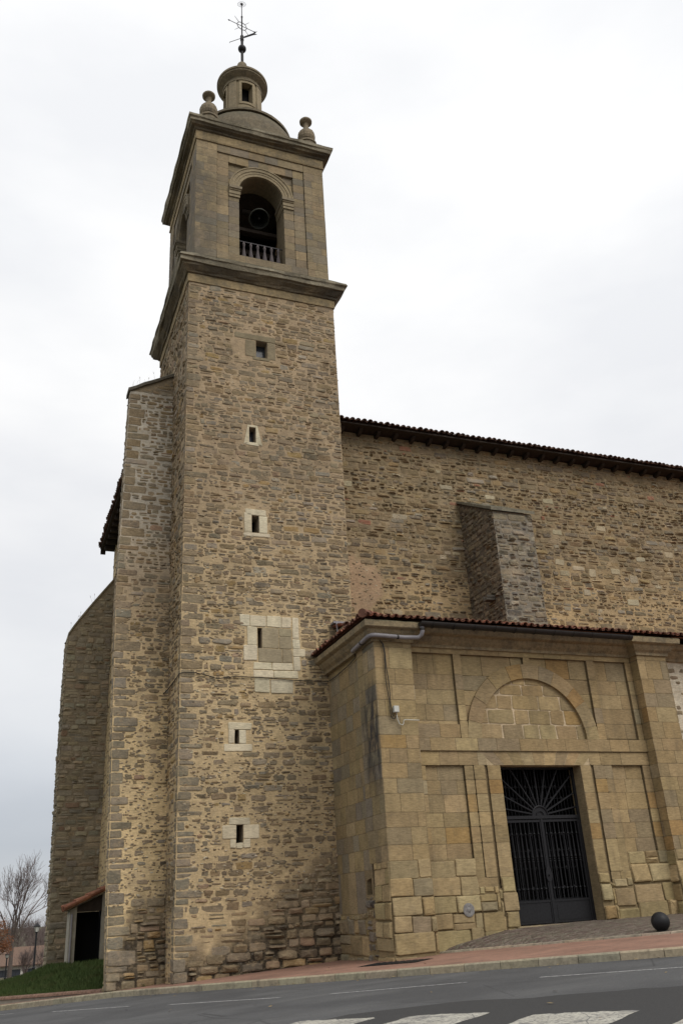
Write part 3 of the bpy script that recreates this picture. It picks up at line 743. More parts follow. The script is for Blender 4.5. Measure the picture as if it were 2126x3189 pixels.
# lower cornice
CT = (.31, .235, .13); CD = (.20, .165, .115)
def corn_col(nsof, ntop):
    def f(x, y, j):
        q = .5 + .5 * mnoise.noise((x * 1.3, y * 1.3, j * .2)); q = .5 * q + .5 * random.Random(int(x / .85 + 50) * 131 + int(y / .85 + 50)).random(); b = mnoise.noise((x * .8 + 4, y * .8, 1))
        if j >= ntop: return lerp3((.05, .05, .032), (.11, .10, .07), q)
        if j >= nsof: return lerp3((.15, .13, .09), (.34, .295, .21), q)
        c = lerp3((.10, .083, .058), (.22, .172, .105), q); return lerp3(c, (.05, .043, .034), max(0, b) * 1.6)  # underside courses: soffit shade put into the colour, plus black crust stains
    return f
def blockcol(x, y, j):
    q = random.Random(int(x / .7 + 50) * 131 + int(y / .7 + 50) * 7).random(); return lerp3((.24, .185, .105), (.36, .27, .15), q)
def rectpath(x0, x1, y0, y1): return [(x0, y1), (x0, y0), (x1, y0), (x1, y1)]
def cornice_low():
    mb = MB()
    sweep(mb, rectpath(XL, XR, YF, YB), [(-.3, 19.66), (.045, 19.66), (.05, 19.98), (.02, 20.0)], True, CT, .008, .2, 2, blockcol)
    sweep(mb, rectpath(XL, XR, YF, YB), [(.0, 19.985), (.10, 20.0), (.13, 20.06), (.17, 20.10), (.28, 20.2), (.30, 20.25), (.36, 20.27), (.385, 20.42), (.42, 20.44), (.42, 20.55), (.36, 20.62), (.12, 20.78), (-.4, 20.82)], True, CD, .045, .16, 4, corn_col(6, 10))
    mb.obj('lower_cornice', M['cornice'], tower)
cornice_low()

# belfry
BX0, BX1, BY0, BY1 = 4.66, 9.66, 23.66, 28.9
PAL_B = [(4, (.262, .202, .12)), (3, (.24, .188, .118)), (2, (.215, .176, .122)), (1.2, (.315, .24, .138)), (.7, (.19, .162, .122))]
MB_ = (.22, .18, .12)
def ashlar(mb, F, u0, u1, v0, v1, rng, pal, mort, courses, wr=(.4, .9), t=.012, gap=.008, clip=None, holes=(), nz=0., lime=.25, jit=.0):
    cl = [c for c in courses if v0 + .05 < c < v1 - .05]; cl = [v0] + cl + [v1]
    for a, b in zip(cl, cl[1:]):
        u = u0; first = True
        while u < u1 - 1e-6:
            w_ = rng.uniform(*wr) * (rng.uniform(.4, 1) if first else 1); e_ = u + w_
            if u1 - e_ < .22: e_ = u1
            first = False
            g = gap * rng.uniform(.5, 1.6)
            r = (u + g, e_ - g, a + g, b - g); u = e_
            h = overlap(r, holes)
            if h: continue
            m = mort if rng.random() > lime else (.45, .36, .26, 1.05, 6)
            block(mb, F, *r, rng, jitcol(rng, pick(rng, pal), .09, .03), m, t * rng.uniform(.8, 1.15), .012, .010, clip, nz, jit)
def courses(z0, z1, rng, lo, hi, fix=()):
    z = z0; out = []
    while z < z1:
        z += rng.uniform(lo, hi)
        for f in fix:
            if abs(z - f) < lo * .55: z = f
        out.append(z)
    out = sorted(set([round(q, 4) for q in out] + [round(q, 4) for q in fix])); r = []
    for q in out:
        if r and q - r[-1] < .10:
            if q in [round(f, 4) for f in fix]: r[-1] = q
            continue
        r.append(q)
    return r
def plate(mb, F, loop, holes, n0, n1, col):
    """flat plate with holes between depths n0 (front) and n1 (back)"""
    allp = [loop] + holes; flat = [p for l in allp for p in l]
    tri = tessellate_polygon([[Vector((p[0], p[1], 0)) for p in l] for l in allp])
    mb.add([F.p(u, v, n0) for u, v in flat], [tuple(t) for t in tri], col)
    for l in allp:
        k = len(l); mb.add([F.p(u, v, n0) for u, v in l] + [F.p(u, v, n1) for u, v in l], [(i, (i + 1) % k, k + (i + 1) % k, k + i) for i in range(k)], col)
def arch_loop(cu, r, v0, vs, n=28):
    pts = [(cu - r, v0)] + [(cu - r * math.cos(math.pi * i / n), vs + r * math.sin(math.pi * i / n)) for i in range(n + 1)] + [(cu + r, v0)]
    return pts
def belfry_face(wall, trim, F, L, rng, off):
    """F at the outer pilaster plane; off shifts the pattern so its centre falls on the face's middle"""
    m = L / 2; cs = courses(20.7, 27, rng, .30, .46, (21.33, 24.0, 24.47, 25.68, 26.07, 26.44))
    hw, ro = .855, 1.25; vs = 24.47
    ho = arch_loop(m, hw, 21.33, vs); 
    body = [(.17, 20.5), (L - .17, 20.5), (L - .17, 26.95), (.17, 26.95)]
    plate(wall, F, body, [ho], -.155, -.95, A4((.2, .16, .1)))
    def lay(u0, u1, v0, v1, d, **k):   # slab of blocks whose face stands d behind the pilaster plane
        f = F.p(0, 0, -d); G = Frame(f, F.U, F.N)
        q = [(u0 + .02, v0 + .003), (u1 - .02, v0 + .003), (u1 - .02, v1 - .003), (u0 + .02, v1 - .003)]
        if 'clip' not in k: plate(wall, G, q, [], -.014, -.2 + d, A4(MB_))
        ashlar(wall, G, u0, u1, v0, v1, rng, PAL_B, MB_, cs, (.35, .75), .002, .005, nz=-.012, **k)
    for a, b in ((0, .8), (L - .8, L)): lay(a, b, 20.5, 26.44, 0)
    for a, b in ((.8, m - ro - .01), (m + ro + .01, L - .8)): lay(a, b, 20.9, 26.07, .045)
    lay(.8, L - .8, 26.07, 26.44, 0)
    lay(m - ro - .01, m + ro + .01, 25.69, 26.07, .045)
    lay(0, L, 20.5, 21.32, -.012) if False else None
    lay(.8, L - .8, 20.5, 20.9, 0)
    lay(.8, L - .8, 20.9, 21.32, .0)
    for a, b in ((m - ro - .01, m - hw), (m + hw, m + ro + .01)): lay(a, b, 21.33, 24.03, .05)
    def clip(pts):
        o = []; inside = 0
        for u, v in pts:
            d = math.hypot(u - m, v - vs)
            if d < 1.05: inside += 1; k = 1.05 / max(d, .05); u, v = m + (u - m) * k, vs + (v - vs) * k
            o.append((u, v))
        return None if inside > .85 * len(pts) else o
    lay(m - ro - .01, m + ro + .01, 24.47, 25.69, .14, clip=clip)
    # archivolt, moulded in three rings
    G = Frame(F.p(0, 0, 0), F.U, F.N)
    def ring(r0, r1, d, n=36, back=-.16):
        a = [(m - r1 * math.cos(math.pi * i / n), vs + r1 * math.sin(math.pi * i / n)) for i in range(n + 1)]
        b = [(m - r0 * math.cos(math.pi * i / n), vs + r0 * math.sin(math.pi * i / n)) for i in range(n + 1)]
        v = []; c = []
        for (p, q) in zip(a, b):
            v += [G.p(p[0], p[1], back), G.p(p[0], p[1], -d), G.p(q[0], q[1], -d), G.p(q[0], q[1], back)]
        fs = [(i * 4 + j, (i + 1) * 4 + j, (i + 1) * 4 + j + 1, i * 4 + j + 1) for i in range(n) for j in range(3)]
        trim.add(v, fs, A4((.30, .24, .15)))
    ring(.855, .97, .06); ring(.97, 1.07, .045); ring(1.07, 1.20, .02); ring(1.2, 1.245, -.005)
    # imposts, returned into the opening
    for s_ in (-1, 1):
        for (z0, z1, pr) in ((24.02, 24.14, .035), (24.14, 24.30, .06), (24.30, 24.36, .09), (24.36, 24.48, .13)):
            ua, ub = m + s_ * (hw - pr * .6), m + s_ * (ro + .0)
            u0, u1 = min(ua, ub), max(ua, ub)
            n0 = -.05 + pr
            P8 = [F.p(u0, z0, n0), F.p(u1, z0, n0), F.p(u1, z1, n0), F.p(u0, z1, n0), F.p(u0, z0, -.9), F.p(u1, z0, -.9), F.p(u1, z1, -.9), F.p(u0, z1, -.9)]
            trim.add(P8, [(0, 1, 2, 3), (4, 7, 6, 5), (0, 4, 5, 1), (1, 5, 6, 2), (2, 6, 7, 3), (3, 7, 4, 0)], A4((.25, .205, .14) if z1 > 24.4 else (.29, .235, .15)))
def build_belfry():
    rng = random.Random(31); wall = MB(); trim = MB()
    fr = [(Frame((BX0, BY0, 0), (1, 0, 0), (0, -1, 0)), BX1 - BX0), (Frame((BX0, BY1, 0), (0, -1, 0), (-1, 0, 0)), BY1 - BY0),
          (Frame((BX1, BY0, 0), (0, 1, 0), (1, 0, 0)), BY1 - BY0), (Frame((BX1, BY1, 0), (-1, 0, 0), (0, 1, 0)), BX1 - BX0)]
    for F, L in fr: belfry_face(wall, trim, F, L, rng, 0)
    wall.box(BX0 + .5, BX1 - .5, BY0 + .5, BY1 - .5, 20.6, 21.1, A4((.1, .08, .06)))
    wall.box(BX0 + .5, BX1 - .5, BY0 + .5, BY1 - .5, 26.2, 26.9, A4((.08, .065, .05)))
    wall.obj('belfry', M['belfry'], tower); trim.obj('arch_moulding', M['belfry'], tower)
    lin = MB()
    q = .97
    # black sheets standing in for the darkness inside the bell chamber
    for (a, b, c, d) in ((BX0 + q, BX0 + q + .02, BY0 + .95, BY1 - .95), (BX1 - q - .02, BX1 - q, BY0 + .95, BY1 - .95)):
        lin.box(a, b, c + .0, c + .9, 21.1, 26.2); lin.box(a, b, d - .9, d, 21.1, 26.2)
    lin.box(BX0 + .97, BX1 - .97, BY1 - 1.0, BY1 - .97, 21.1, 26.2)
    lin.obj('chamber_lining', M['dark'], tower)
    # timber bell frame
    bf = MB()
    bf.box(5.6, 8.9, 25.0, 25.18, 23.75, 23.9); bf.box(5.7, 5.9, 24.7, 24.95, 21.1, 26); bf.box(8.4, 8.6, 24.7, 24.95, 21.1, 26); bf.box(5.6, 8.9, 25.6, 25.8, 23.2, 23.4)
    bf.obj('bell_frame', M['wood'], tower)
    # stone balusters with an iron rail in the front opening
    bal = MB(); bal.box(6.3, 8.02, 24.02, 24.05, 22.27, 22.31); bo = bal.obj('balustrade', M['rust'], tower)
    for i in range(6):
        b = MB(); x = 6.55 + i * .262
        b.lathe(x, 24.05, [(.075, 21.31), (.085, 21.36), (.085, 21.42), (.055, 21.45), (.08, 21.52), (.09, 21.62), (.072, 21.75), (.045, 21.95), (.038, 22.08), (.055, 22.14), (.06, 22.2), (.04, 22.22), (.04, 22.28)], 12)
        b.obj('baluster', M['balust'], bo, smooth=True)
build_belfry()
def cornice_high():
    mb = MB(); p = rectpath(BX0, BX1, BY0, BY1)
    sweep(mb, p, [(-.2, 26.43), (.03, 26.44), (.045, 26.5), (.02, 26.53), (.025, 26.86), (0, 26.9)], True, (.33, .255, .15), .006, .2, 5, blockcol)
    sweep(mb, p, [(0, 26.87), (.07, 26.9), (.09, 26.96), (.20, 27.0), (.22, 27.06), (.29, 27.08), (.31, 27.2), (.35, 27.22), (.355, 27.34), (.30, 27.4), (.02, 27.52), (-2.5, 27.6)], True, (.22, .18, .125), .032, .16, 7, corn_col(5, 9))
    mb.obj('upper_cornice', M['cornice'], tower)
    mb = MB()
    # stepped drum and dome
    cx, cy = 7.16, 26.28; R = 2.36; RV = 2.12; zc = 28.22
    pr = [(2.40, 27.4), (2.40, 28.0)]
    for i in range(0, 15):
        t = math.radians(4 + i * 5); pr.append((R * math.cos(t), zc + RV * math.sin(t)))
    
    pr2 = []
    for (r, z) in pr:
        pr2.append((r, z))
        if abs(z - (zc + RV * math.sin(math.radians(34)))) < .02: pr2 += [(r + .12, z - .02), (r + .12, z + .10), (r - .04, z + .14)]
        if abs(z - (zc + RV * math.sin(math.radians(54)))) < .02: pr2 += [(r + .14, z - .03), (r + .14, z + .10), (r - .04, z + .15)]
    mb.lathe(cx, cy, pr2, 56, A4((.185, .152, .102)), wob=.006)
    mb.obj('dome', M['cornice'], tower, smooth=False)
    # lantern: drum with four framed windows
    mb = MB(); n = 64; r0 = .80
    zs = [29.9, 30.62, 30.66, 31.30, 32.42, 32.56]
    rr = [.92, .92, .80, .80, .80, .80]
    def isw(k): return any(min((k + .5 - w_) % n, (w_ - k - .5) % n) < 3.0 for w_ in (0, 16, 32, 48))
    vs = []; cs = []
    for z, r in zip(zs, rr):
        for k in range(n): t = 2 * math.pi * k / n; vs.append((cx + r * math.cos(t), cy + r * math.sin(t), z)); cs.append(A4((.29, .235, .15)))
    fs = []
    for j in range(len(zs) - 1):
        for k in range(n):
            if j == 3 and isw(k): continue
            fs.append((j * n + k, j * n + (k + 1) % n, (j + 1) * n + (k + 1) % n, (j + 1) * n + k))
    mb.add(vs, fs, cs)
    ri = .52; vs = []
    for z in (31.30, 32.42):
        for r in (r0, ri):
            for k in range(n): t = 2 * math.pi * k / n; vs.append((cx + r * math.cos(t), cy + r * math.sin(t), z))
    fs = []
    for k in range(n):
        k1 = (k + 1) % n
        if isw(k):
            fs.append((k, k1, n + k1, n + k)); fs.append((2 * n + k, 3 * n + k, 3 * n + k1, 2 * n + k1))
        else: fs.append((n + k, n + k1, 3 * n + k1, 3 * n + k))
        if isw(k) and not isw((k - 1) % n): fs.append((k, n + k, 3 * n + k, 2 * n + k))
        if isw(k) and not isw(k1): fs.append((k1, 2 * n + k1, 3 * n + k1, n + k1))
    mb.add(vs, fs, A4((.22, .175, .11)))
    # raised frames round the windows and flat pilaster strips between
    def patch(t0, t1, za, zb, ra, rb, col):
        m_ = max(2, int((t1 - t0) / .06)); v = []
        for i in range(m_ + 1):
            t = t0 + (t1 - t0) * i / m_
            for r, z in ((ra, za), (rb, za), (rb, zb), (ra, zb)): v.append((cx + r * math.cos(t), cy + r * math.sin(t), z))
        mb.add(v, [(i * 4 + j, (i + 1) * 4 + j, (i + 1) * 4 + (j + 1) % 4, i * 4 + (j + 1) % 4) for i in range(m_) for j in range(4)] + [(0, 1, 2, 3), (m_ * 4 + 3, m_ * 4 + 2, m_ * 4 + 1, m_ * 4)], A4(col))
    for q in range(4):
        t = q * math.pi / 2; hwid = .295; fw = .14
        patch(t - hwid - fw, t - hwid, 31.17, 32.55, .79, .83, (.31, .25, .16)); patch(t + hwid, t + hwid + fw, 31.17, 32.55, .79, .83, (.31, .25, .16))
        patch(t - hwid - .001, t + hwid + .001, 32.42, 32.55, .79, .828, (.31, .25, .16)); patch(t - hwid - .001, t + hwid + .001, 31.17, 31.29, .79, .828, (.31, .25, .16))
        patch(t + .56, t + 1.01, 30.67, 32.56, .79, .845, (.28, .225, .145))
    mb.obj('lantern', M['belfry'], tower)
    mb = MB(); mb.lathe(cx, cy, [(.40, 31.0), (.40, 32.5)], 20); mb.obj('lantern_core', M['dark'], tower)
    mb = MB()
    mb.lathe(cx, cy, [(.78, 32.54), (.86, 32.56), (.87, 32.64), (.83, 32.66), (.84, 32.76), (.92, 32.82), (1.02, 32.9), (1.06, 32.93), (1.07, 33.0), (1.11, 33.02), (1.11, 33.12), (1.04, 33.18), (.8, 33.38), (.5, 33.7), (.32, 33.95), (.29, 34.05), (.27, 34.12), (.255, 34.3), (.21, 34.5), (.12, 34.62), (.06, 34.66)], 56, A4((.24, .195, .13)))
    mb.obj('lantern_cap', M['cornice'], tower, smooth=False)
    for (x, lab) in ((5.20, 'left of the two stone urns on the belfry cornice'), (9.22, 'right of the two stone urns on the belfry cornice')):
        u = MB(); y = 24.08; k = 12
        prof = [(.36, 27.55), (.36, 27.95), (.40, 27.97), (.40, 28.06), (.22, 28.1), (.2, 28.16), (.30, 28.22), (.355, 28.34), (.365, 28.48), (.33, 28.64), (.23, 28.78), (.14, 28.87), (.105, 28.96), (.10, 29.10), (.125, 29.18), (.2, 29.23), (.25, 29.28), (.255, 29.35), (.2, 29.42), (.1, 29.46), (.001, 29.47)]
        n = 48; vs = []
        for i, (r, z) in enumerate(prof):
            for q in range(n):
                t = 2 * math.pi * q / n; f = 1 - (.05 * abs(math.sin(t * 9)) if 7 <= i <= 10 else 0); vs.append((x + r * f * math.cos(t), y + r * f * math.sin(t), z))
        u.add(vs, [(i * n + q, i * n + (q + 1) % n, (i + 1) * n + (q + 1) % n, (i + 1) * n + q) for i in range(len(prof) - 1) for q in range(n)], A4((.25, .2, .135)))
        o = u.obj('stone_urn', M['cornice'], tower); o['label'] = lab
cornice_high()

# bell
def bell():
    t = thing('church_bell', 'dark bronze bell hanging tilted in the belfry arch', 'bell', (7.35, 24.75, 23.9))
    R = Matrix.Translation((7.33, 24.65, 24.15)) @ Matrix.Rotation(math.radians(-34), 4, 'X') @ Matrix.Scale(.82, 4)
    mb = MB(); pr = [(.47, 0), (.475, .03), (.44, .1), (.36, .25), (.31, .45), (.28, .6), (.22, .68), (.05, .7), (.05, .66), (.2, .63), (.25, .55), (.28, .42), (.33, .22), (.40, .08), (.44, .01), (.47, 0)]
    mb.lathe(0, 0, pr, 40, mat=R, cap=False); mb.obj('bell_body', M['bronze'], t, smooth=True)
    mb = MB(); mb.lathe(0, 0, [(.44, -.005), (.47, -.012), (.485, .03), (.475, .06)], 40, mat=R, cap=False); mb.obj('bell_rim', M['lip'], t, smooth=True)
    mb = MB(); mb.tube([R @ Vector((0, 0, .6)), R @ Vector((.02, .0, .1))], .025); mb.lathe(0, 0, [(.001, -.02), (.06, .02), (.07, .08), (.04, .14), (.001, .16)], 12, mat=R); mb.obj('clapper', M['rust'], t)
    mb = MB(); a, b, c = R @ Vector((-.7, 0, .8)), R @ Vector((.7, 0, .8)), R @ Vector((0, 0, 1))
    mb.tube([a, b], .11, 8); mb.tube([R @ Vector((0, 0, .65)), R @ Vector((0, 0, .95))], .12, 8); mb.obj('yoke', M['wood'], t)
bell()

# weather vane / cross on the lantern
def vane():
    cx, cy = 7.17, 26.28
    t = thing('weather_vane', 'wrought iron cross and weather vane on top of the lantern', 'weather vane', (cx, cy, 34.8))
    mb = MB(); mb.tube([(cx, cy, 34.6), (cx, cy, 36.2)], .065, 10); mb.tube([(cx, cy, 36.2), (cx, cy, 37.75)], .034, 8); mb.tube([(cx, cy, 37.75), (cx, cy, 38.62)], .02, 6)
    mb.lathe(cx, cy, [(.05, 36.1), (.085, 36.15), (.085, 36.42), (.05, 36.47)], 10); mb.lathe(cx, cy, [(.03, 37.7), (.05, 37.74), (.03, 37.8)], 8)
    mb.obj('pole', M['rust'], t)
    mb = MB(); mb.lathe(cx, cy, [(.001, 35.40)] + [(.185 * math.sin(math.radians(a)), 35.585 - .185 * math.cos(math.radians(a))) for a in range(15, 180, 15)] + [(.001, 35.77)], 24); mb.obj('ball', M['rust'], t, smooth=True)
    d = Vector((.985, .17, 0)); z = Vector((0, 0, 1)); o = Vector((cx, cy, 37.12)); mb = MB()
    def P(a, r): return o + (d * math.cos(a) + z * math.sin(a)) * r
    mb.tube([P(2 * math.pi * i / 28, .235) for i in range(29)], .016, 6)
    for a in (0, math.pi): 
        mb.tube([P(a, 0), P(a, .66)], .014, 6); mb.tube([P(a, .6), P(a, .64), P(a, .70)], [.014, .035, .004], 6)
    for a in (52, 128, 232, 308): mb.tube([P(math.radians(a), .235), P(math.radians(a), .58)], [.013, .008], 6)
    mb.obj('cross_ring', M['rust'], t)
    mb = MB(); v = Vector((.78, -.62, 0)); o2 = Vector((cx, cy, 36.32))
    mb.tube([o2 - v * .62, o2 + v * .1], .013, 6); mb.tube([o2 - v * .62, o2 - v * .66 + Vector((.05, .05, .05))], .01, 5)
    s = Vector((-v.y, v.x, 0)) * .01
    pl = [o2 + v * .1 + z * .05, o2 + v * .55 + z * .06, o2 + v * .74 + z * .10, o2 + v * .62, o2 + v * .74 - z * .10, o2 + v * .55 - z * .06, o2 + v * .1 - z * .05]
    mb.add([p + s for p in pl] + [p - s for p in pl], [tuple(range(7)), tuple(range(13, 6, -1))] + [(i, i + 7, (i + 1) % 7 + 7, (i + 1) % 7) for i in range(7)])
    mb.obj('vane_arrow', M['rust'], t)
    mb = MB(); o3 = Vector((cx, cy, 38.62)); dd = Vector((.95, -.3, 0))
    for i in range(14): a = 2 * math.pi * i / 14; mb.tube([o3, o3 + (dd * math.cos(a) + z * math.sin(a)) * .19], .0045, 4)
    mb.tube([o3 + (dd * math.cos(2 * math.pi * i / 24) + z * math.sin(2 * math.pi * i / 24)) * .19 for i in range(25)], .006, 5)
    mb.lathe(cx, cy, [(.001, 38.56), (.055, 38.6), (.055, 38.66), (.001, 38.7)], 10); e = Vector((.35, .5, .5)).normalized(); mb.tube([o3 - e * .2, o3 + e * .2], .014, 5)
    mb.obj('rosette', M['rust'], t)
vane()

# ------------------------------------------------------------------ nave of the church
nave = thing('church_nave', 'long rubble stone church nave wall with buttress and dark tiled eaves', 'church', (18, 30, -1.5))
NY, NX0, NX1, NB, NXW = 24.6, 9.73, 36.0, 37.2, 4.02
def P_nave(u, v):
    s = mnoise.noise((u * .35, v * .45, 12)) + (.5 if v > 11.2 and u < 6 else 0)
    d = max(0, min(1, (11.8 - v) / 2.5)) * (1 - max(0, min(1, s * 1.4)))
    m = lerp3((.25, .188, .108), (.47, .335, .175), d + .3 * mnoise.noise((u * .9, v * .9, 2)))
    pal = [(5, (.21, .158, .092)), (4, (.23, .165, .088)), (1, (.28, .195, .095)), (1.2, GR), (2, DK), (.3, (.42, .35, .23)), (.15, (.28, .13, .08))]
    return dict(h=(.075, .23), w=(1.0, 3.6), gap=.010 + .018 * d, keep=.985 - .08 * d, t=.026 - .010 * d, pal=pal, mort=m, e=(.2, .5), jit=.24, small=.25)
def build_nave():
    rng = random.Random(41); mb = MB()
    F = Frame((NX0, NY, 0), (1, 0, 0), (0, -1, 0))
    def plaster(u, v): return ((u - .55) / 1.05) ** 2 + ((v - 9.55) / .95) ** 2 + .35 * mnoise.noise((u * 1.5, v * 1.5, 6)) < 1 and u < 1.7
    def mort(u, v):
        if plaster(u, v): return (.40, .27, .165)
        return P_nave(u, v)['mort']
    wall_grid(mb, F, 0, NX1 - NX0, 5, 15.2, [], mort, .18, .3, .015)
    holes = [(0, 1.35, 8.95, 10.2), (0, .9, 8.3, 9.0)]
    pale = []
    for (u, v, w_, h_) in ((.28, 13.05, .42, .2), (6.9, 10.9, .6, .2), (7.0, 10.62, .62, .22), (8.6, 12.05, .4, .2), (8.5, 10.85, .36, .22), (8.62, 10.45, .42, .2), (9.2, 10.7, .5, .16), (9.9, 10.5, .3, .3), (10.9, 10.7, .4, .2), (11.7, 10.4, .35, .3), (8.4, 13.3, .45, .2), (10.6, 12.4, .4, .22), (12.2, 11.3, .4, .18), (11.4, 9.5, .5, .24), (9.5, 9.75, .3, .22), (5.9, 13.2, .4, .16), (4.1, 13.4, .5, .14), (13.6, 11.6, .4, .2), (14.5, 10.2, .5, .2), (15.6, 12.2, .4, .2)):
        block(mb, F, u, u + w_, v, v + h_, rng, jitcol(rng, (.42, .36, .24), .15), (.2, .16, .1), .02, .02, .02, jit=.02); pale.append((u, u + w_, v, v + h_))
    def Pn(u, v):
        q = P_nave(u, v)
        if plaster(u + .15, v): q['keep'] = .08
        return q
    rubble(mb, F, 0, NX1 - NX0, 7.6, 15.15, rng, Pn, pale)
    chips(mb, F, 0, 18, 8, 12.5, rng, 2500, P_nave, pale)
    FW = Frame((NXW, NB, 0), (0, -1, 0), (-1, 0, 0)); WL = NB - 27.5
    wall_grid(mb, FW, 0, WL, -2.5, 15.2, [], lambda u, v: (.48, .36, .19), .6, .3, .015)
    rubble(mb, FW, 0, WL, -1.6, 15.1, rng, lambda u, v: dict(h=(.1, .19), w=(1.3, 3.2), gap=.05, keep=.7, t=.012, pal=PAL_T, mort=(.48, .36, .19), e=(.35, .6), jit=.16), ())
    mb.box(NXW + .05, NX1, NB - .3, NB, -2.5, 15.1, A4(GB)); mb.box(NX1 - .3, NX1, NY + .05, NB - .3, -2.5, 15.1, A4(GB))
    mb.obj('nave_wall', M['rubble'], nave)
build_nave()

def tile_rows(mb, start, along, up, n, pitch, length, rng, seg=.42, r=.105, lim=None, maxseg=99, cols=((.9, .9, .9), (1.15, 1.1, 1.05), (.75, .75, .75))):
    along = Vector(along); up = Vector(up); nor = along.cross(up); nor = nor if nor.z > 0 else -nor; start = Vector(start)
    for i in range(n):
        for cover in (True, False):
            c0 = start + along * (pitch * (i + (.5 if cover else 0)))
            L = length if lim is None else min(length, lim(pitch * (i + (.5 if cover else 0))))
            k = 0; d = rng.uniform(-.05, .05); lj = rng.uniform(-.010, .012)
            while d < L - .05 and k < maxseg:
                e = min(d + seg * 1.12, L)
                ra, rb = (r * 1.04, r * .86) if cover else (r * .92, r * .98)
                vs = []; m = 7; jx = rng.uniform(-.008, .008)
                for (q, rr, lift) in ((d, ra, (.028 if cover else .0) + lj), (e, rb, lj)):
                    for w_ in (0, .016):
                        for j in range(m + 1):
                            t = math.pi * j / m
                            x = math.cos(t) * (rr - w_); y = math.sin(t) * (rr - w_)
                            if cover: p = c0 + along * (x + jx) + nor * (y * .85 + lift + .02) + up * q
                            else: p = c0 + along * x + nor * (.085 - y * .75 + lift) + up * q
                            vs.append(p)
                K = m + 1
                fs = [(j, j + 1, 2 * K + j + 1, 2 * K + j) for j in range(m)] + [(K + j, 3 * K + j, 3 * K + j + 1, K + j + 1) for j in range(m)] + [(j, K + j, K + j + 1, j + 1) for j in range(m)]
                c = rng.choice(cols); f = rng.uniform(.75, 1.2); mb.add(vs, fs, (c[0] * f, c[1] * f, c[2] * f, 1))
                d += seg; k += 1

def nave_roof():
    rng = random.Random(43); mb = MB(); ez = 15.30; sl = math.radians(19); cs, sn = math.cos(sl), math.sin(sl)
    ex0, ey0, ey1, ex1 = 3.43, 24.0, 37.7, 36.6; half = (ey1 - ey0) / 2; rz = ez + half * math.tan(sl)
    a, b, c, d = (ex0, ey0, ez), (ex1, ey0, ez), (ex1, ey1, ez), (ex0, ey1, ez); e, f = (ex0 + half, ey0 + half, rz), (ex1 - .1, ey0 + half, rz)
    xs_, ys_ = 9.60, 28.6
    zz = lambda q: ez + q * math.tan(sl)
    mb.add([(xs_, ey0, ez), b, f, e, (xs_, ey0 + xs_ - ex0, zz(xs_ - ex0))], [(0, 1, 2, 3, 4)], (.8, .8, .8, 1))
    mb.add([c, d, e, f], [(0, 1, 2, 3)], (.8, .8, .8, 1)); mb.add([b, c, f], [(0, 1, 2)], (.8, .8, .8, 1))
    mb.add([d, (ex0, ys_, ez), (ex0 + ys_ - ey0, ys_, zz(ys_ - ey0)), e], [(0, 1, 2, 3)], (.8, .8, .8, 1))
    n = int((ex1 - xs_) / .215)
    tile_rows(mb, (xs_, ey0 - .05, ez - .01), (1, 0, 0), (0, cs, sn), n, .215, half / cs, rng, r=.09, lim=lambda s: min(s + xs_ - ex0, half) / cs, maxseg=5)
    tile_rows(mb, (ex0 - .05, ey1, ez), (0, -1, 0), (cs, 0, sn), int((ey1 - ys_) / .215), .215, half / cs, rng, lim=lambda s: min(s, half) / cs, maxseg=5)
    roof = mb.obj('roof', M['oldtile'], nave)
    eb = MB()
    eb.box(xs_, ex1, ey0 + .03, NY + .1, ez - .075, ez - .025); eb.box(ex0 + .03, NXW + .05, ys_, ey1 - .02, ez - .075, ez - .025)
    eb.box(ex0 + .03, ex0 + .25, ey1 - .05, ey1 - .01, ez - .25, ez - .08)
    eb.obj('eave_board', M['wood'], roof)
    x = 10.1
    while x < 33:
        m = MB(); m.add([(x - .06, NY + .05, ez - .08), (x + .06, NY + .05, ez - .08), (x + .06, NY + .05, ez - .24), (x - .06, NY + .05, ez - .24), (x - .06, ey0 + .22, ez - .08), (x + .06, ey0 + .22, ez - .08), (x + .06, ey0 + .26, ez - .16), (x - .06, ey0 + .26, ez - .16), (x - .06, ey0 + .4, ez - .235), (x + .06, ey0 + .4, ez - .235)],
            [(0, 1, 2, 3), (4, 7, 6, 5), (0, 4, 5, 1), (7, 8, 9, 6), (8, 3, 2, 9), (0, 3, 8, 7, 4), (1, 5, 6, 9, 2)])
        m.obj('eave_bracket', M['wood'], nave); x += .68
    y = 30.2
    while y < 37.4:
        m = MB(); m.box(ex0 + .15, NXW + .03, y - .06, y + .06, ez - .27, ez - .08); m.obj('eave_bracket', M['wood'], nave); y += .68
nave_roof()

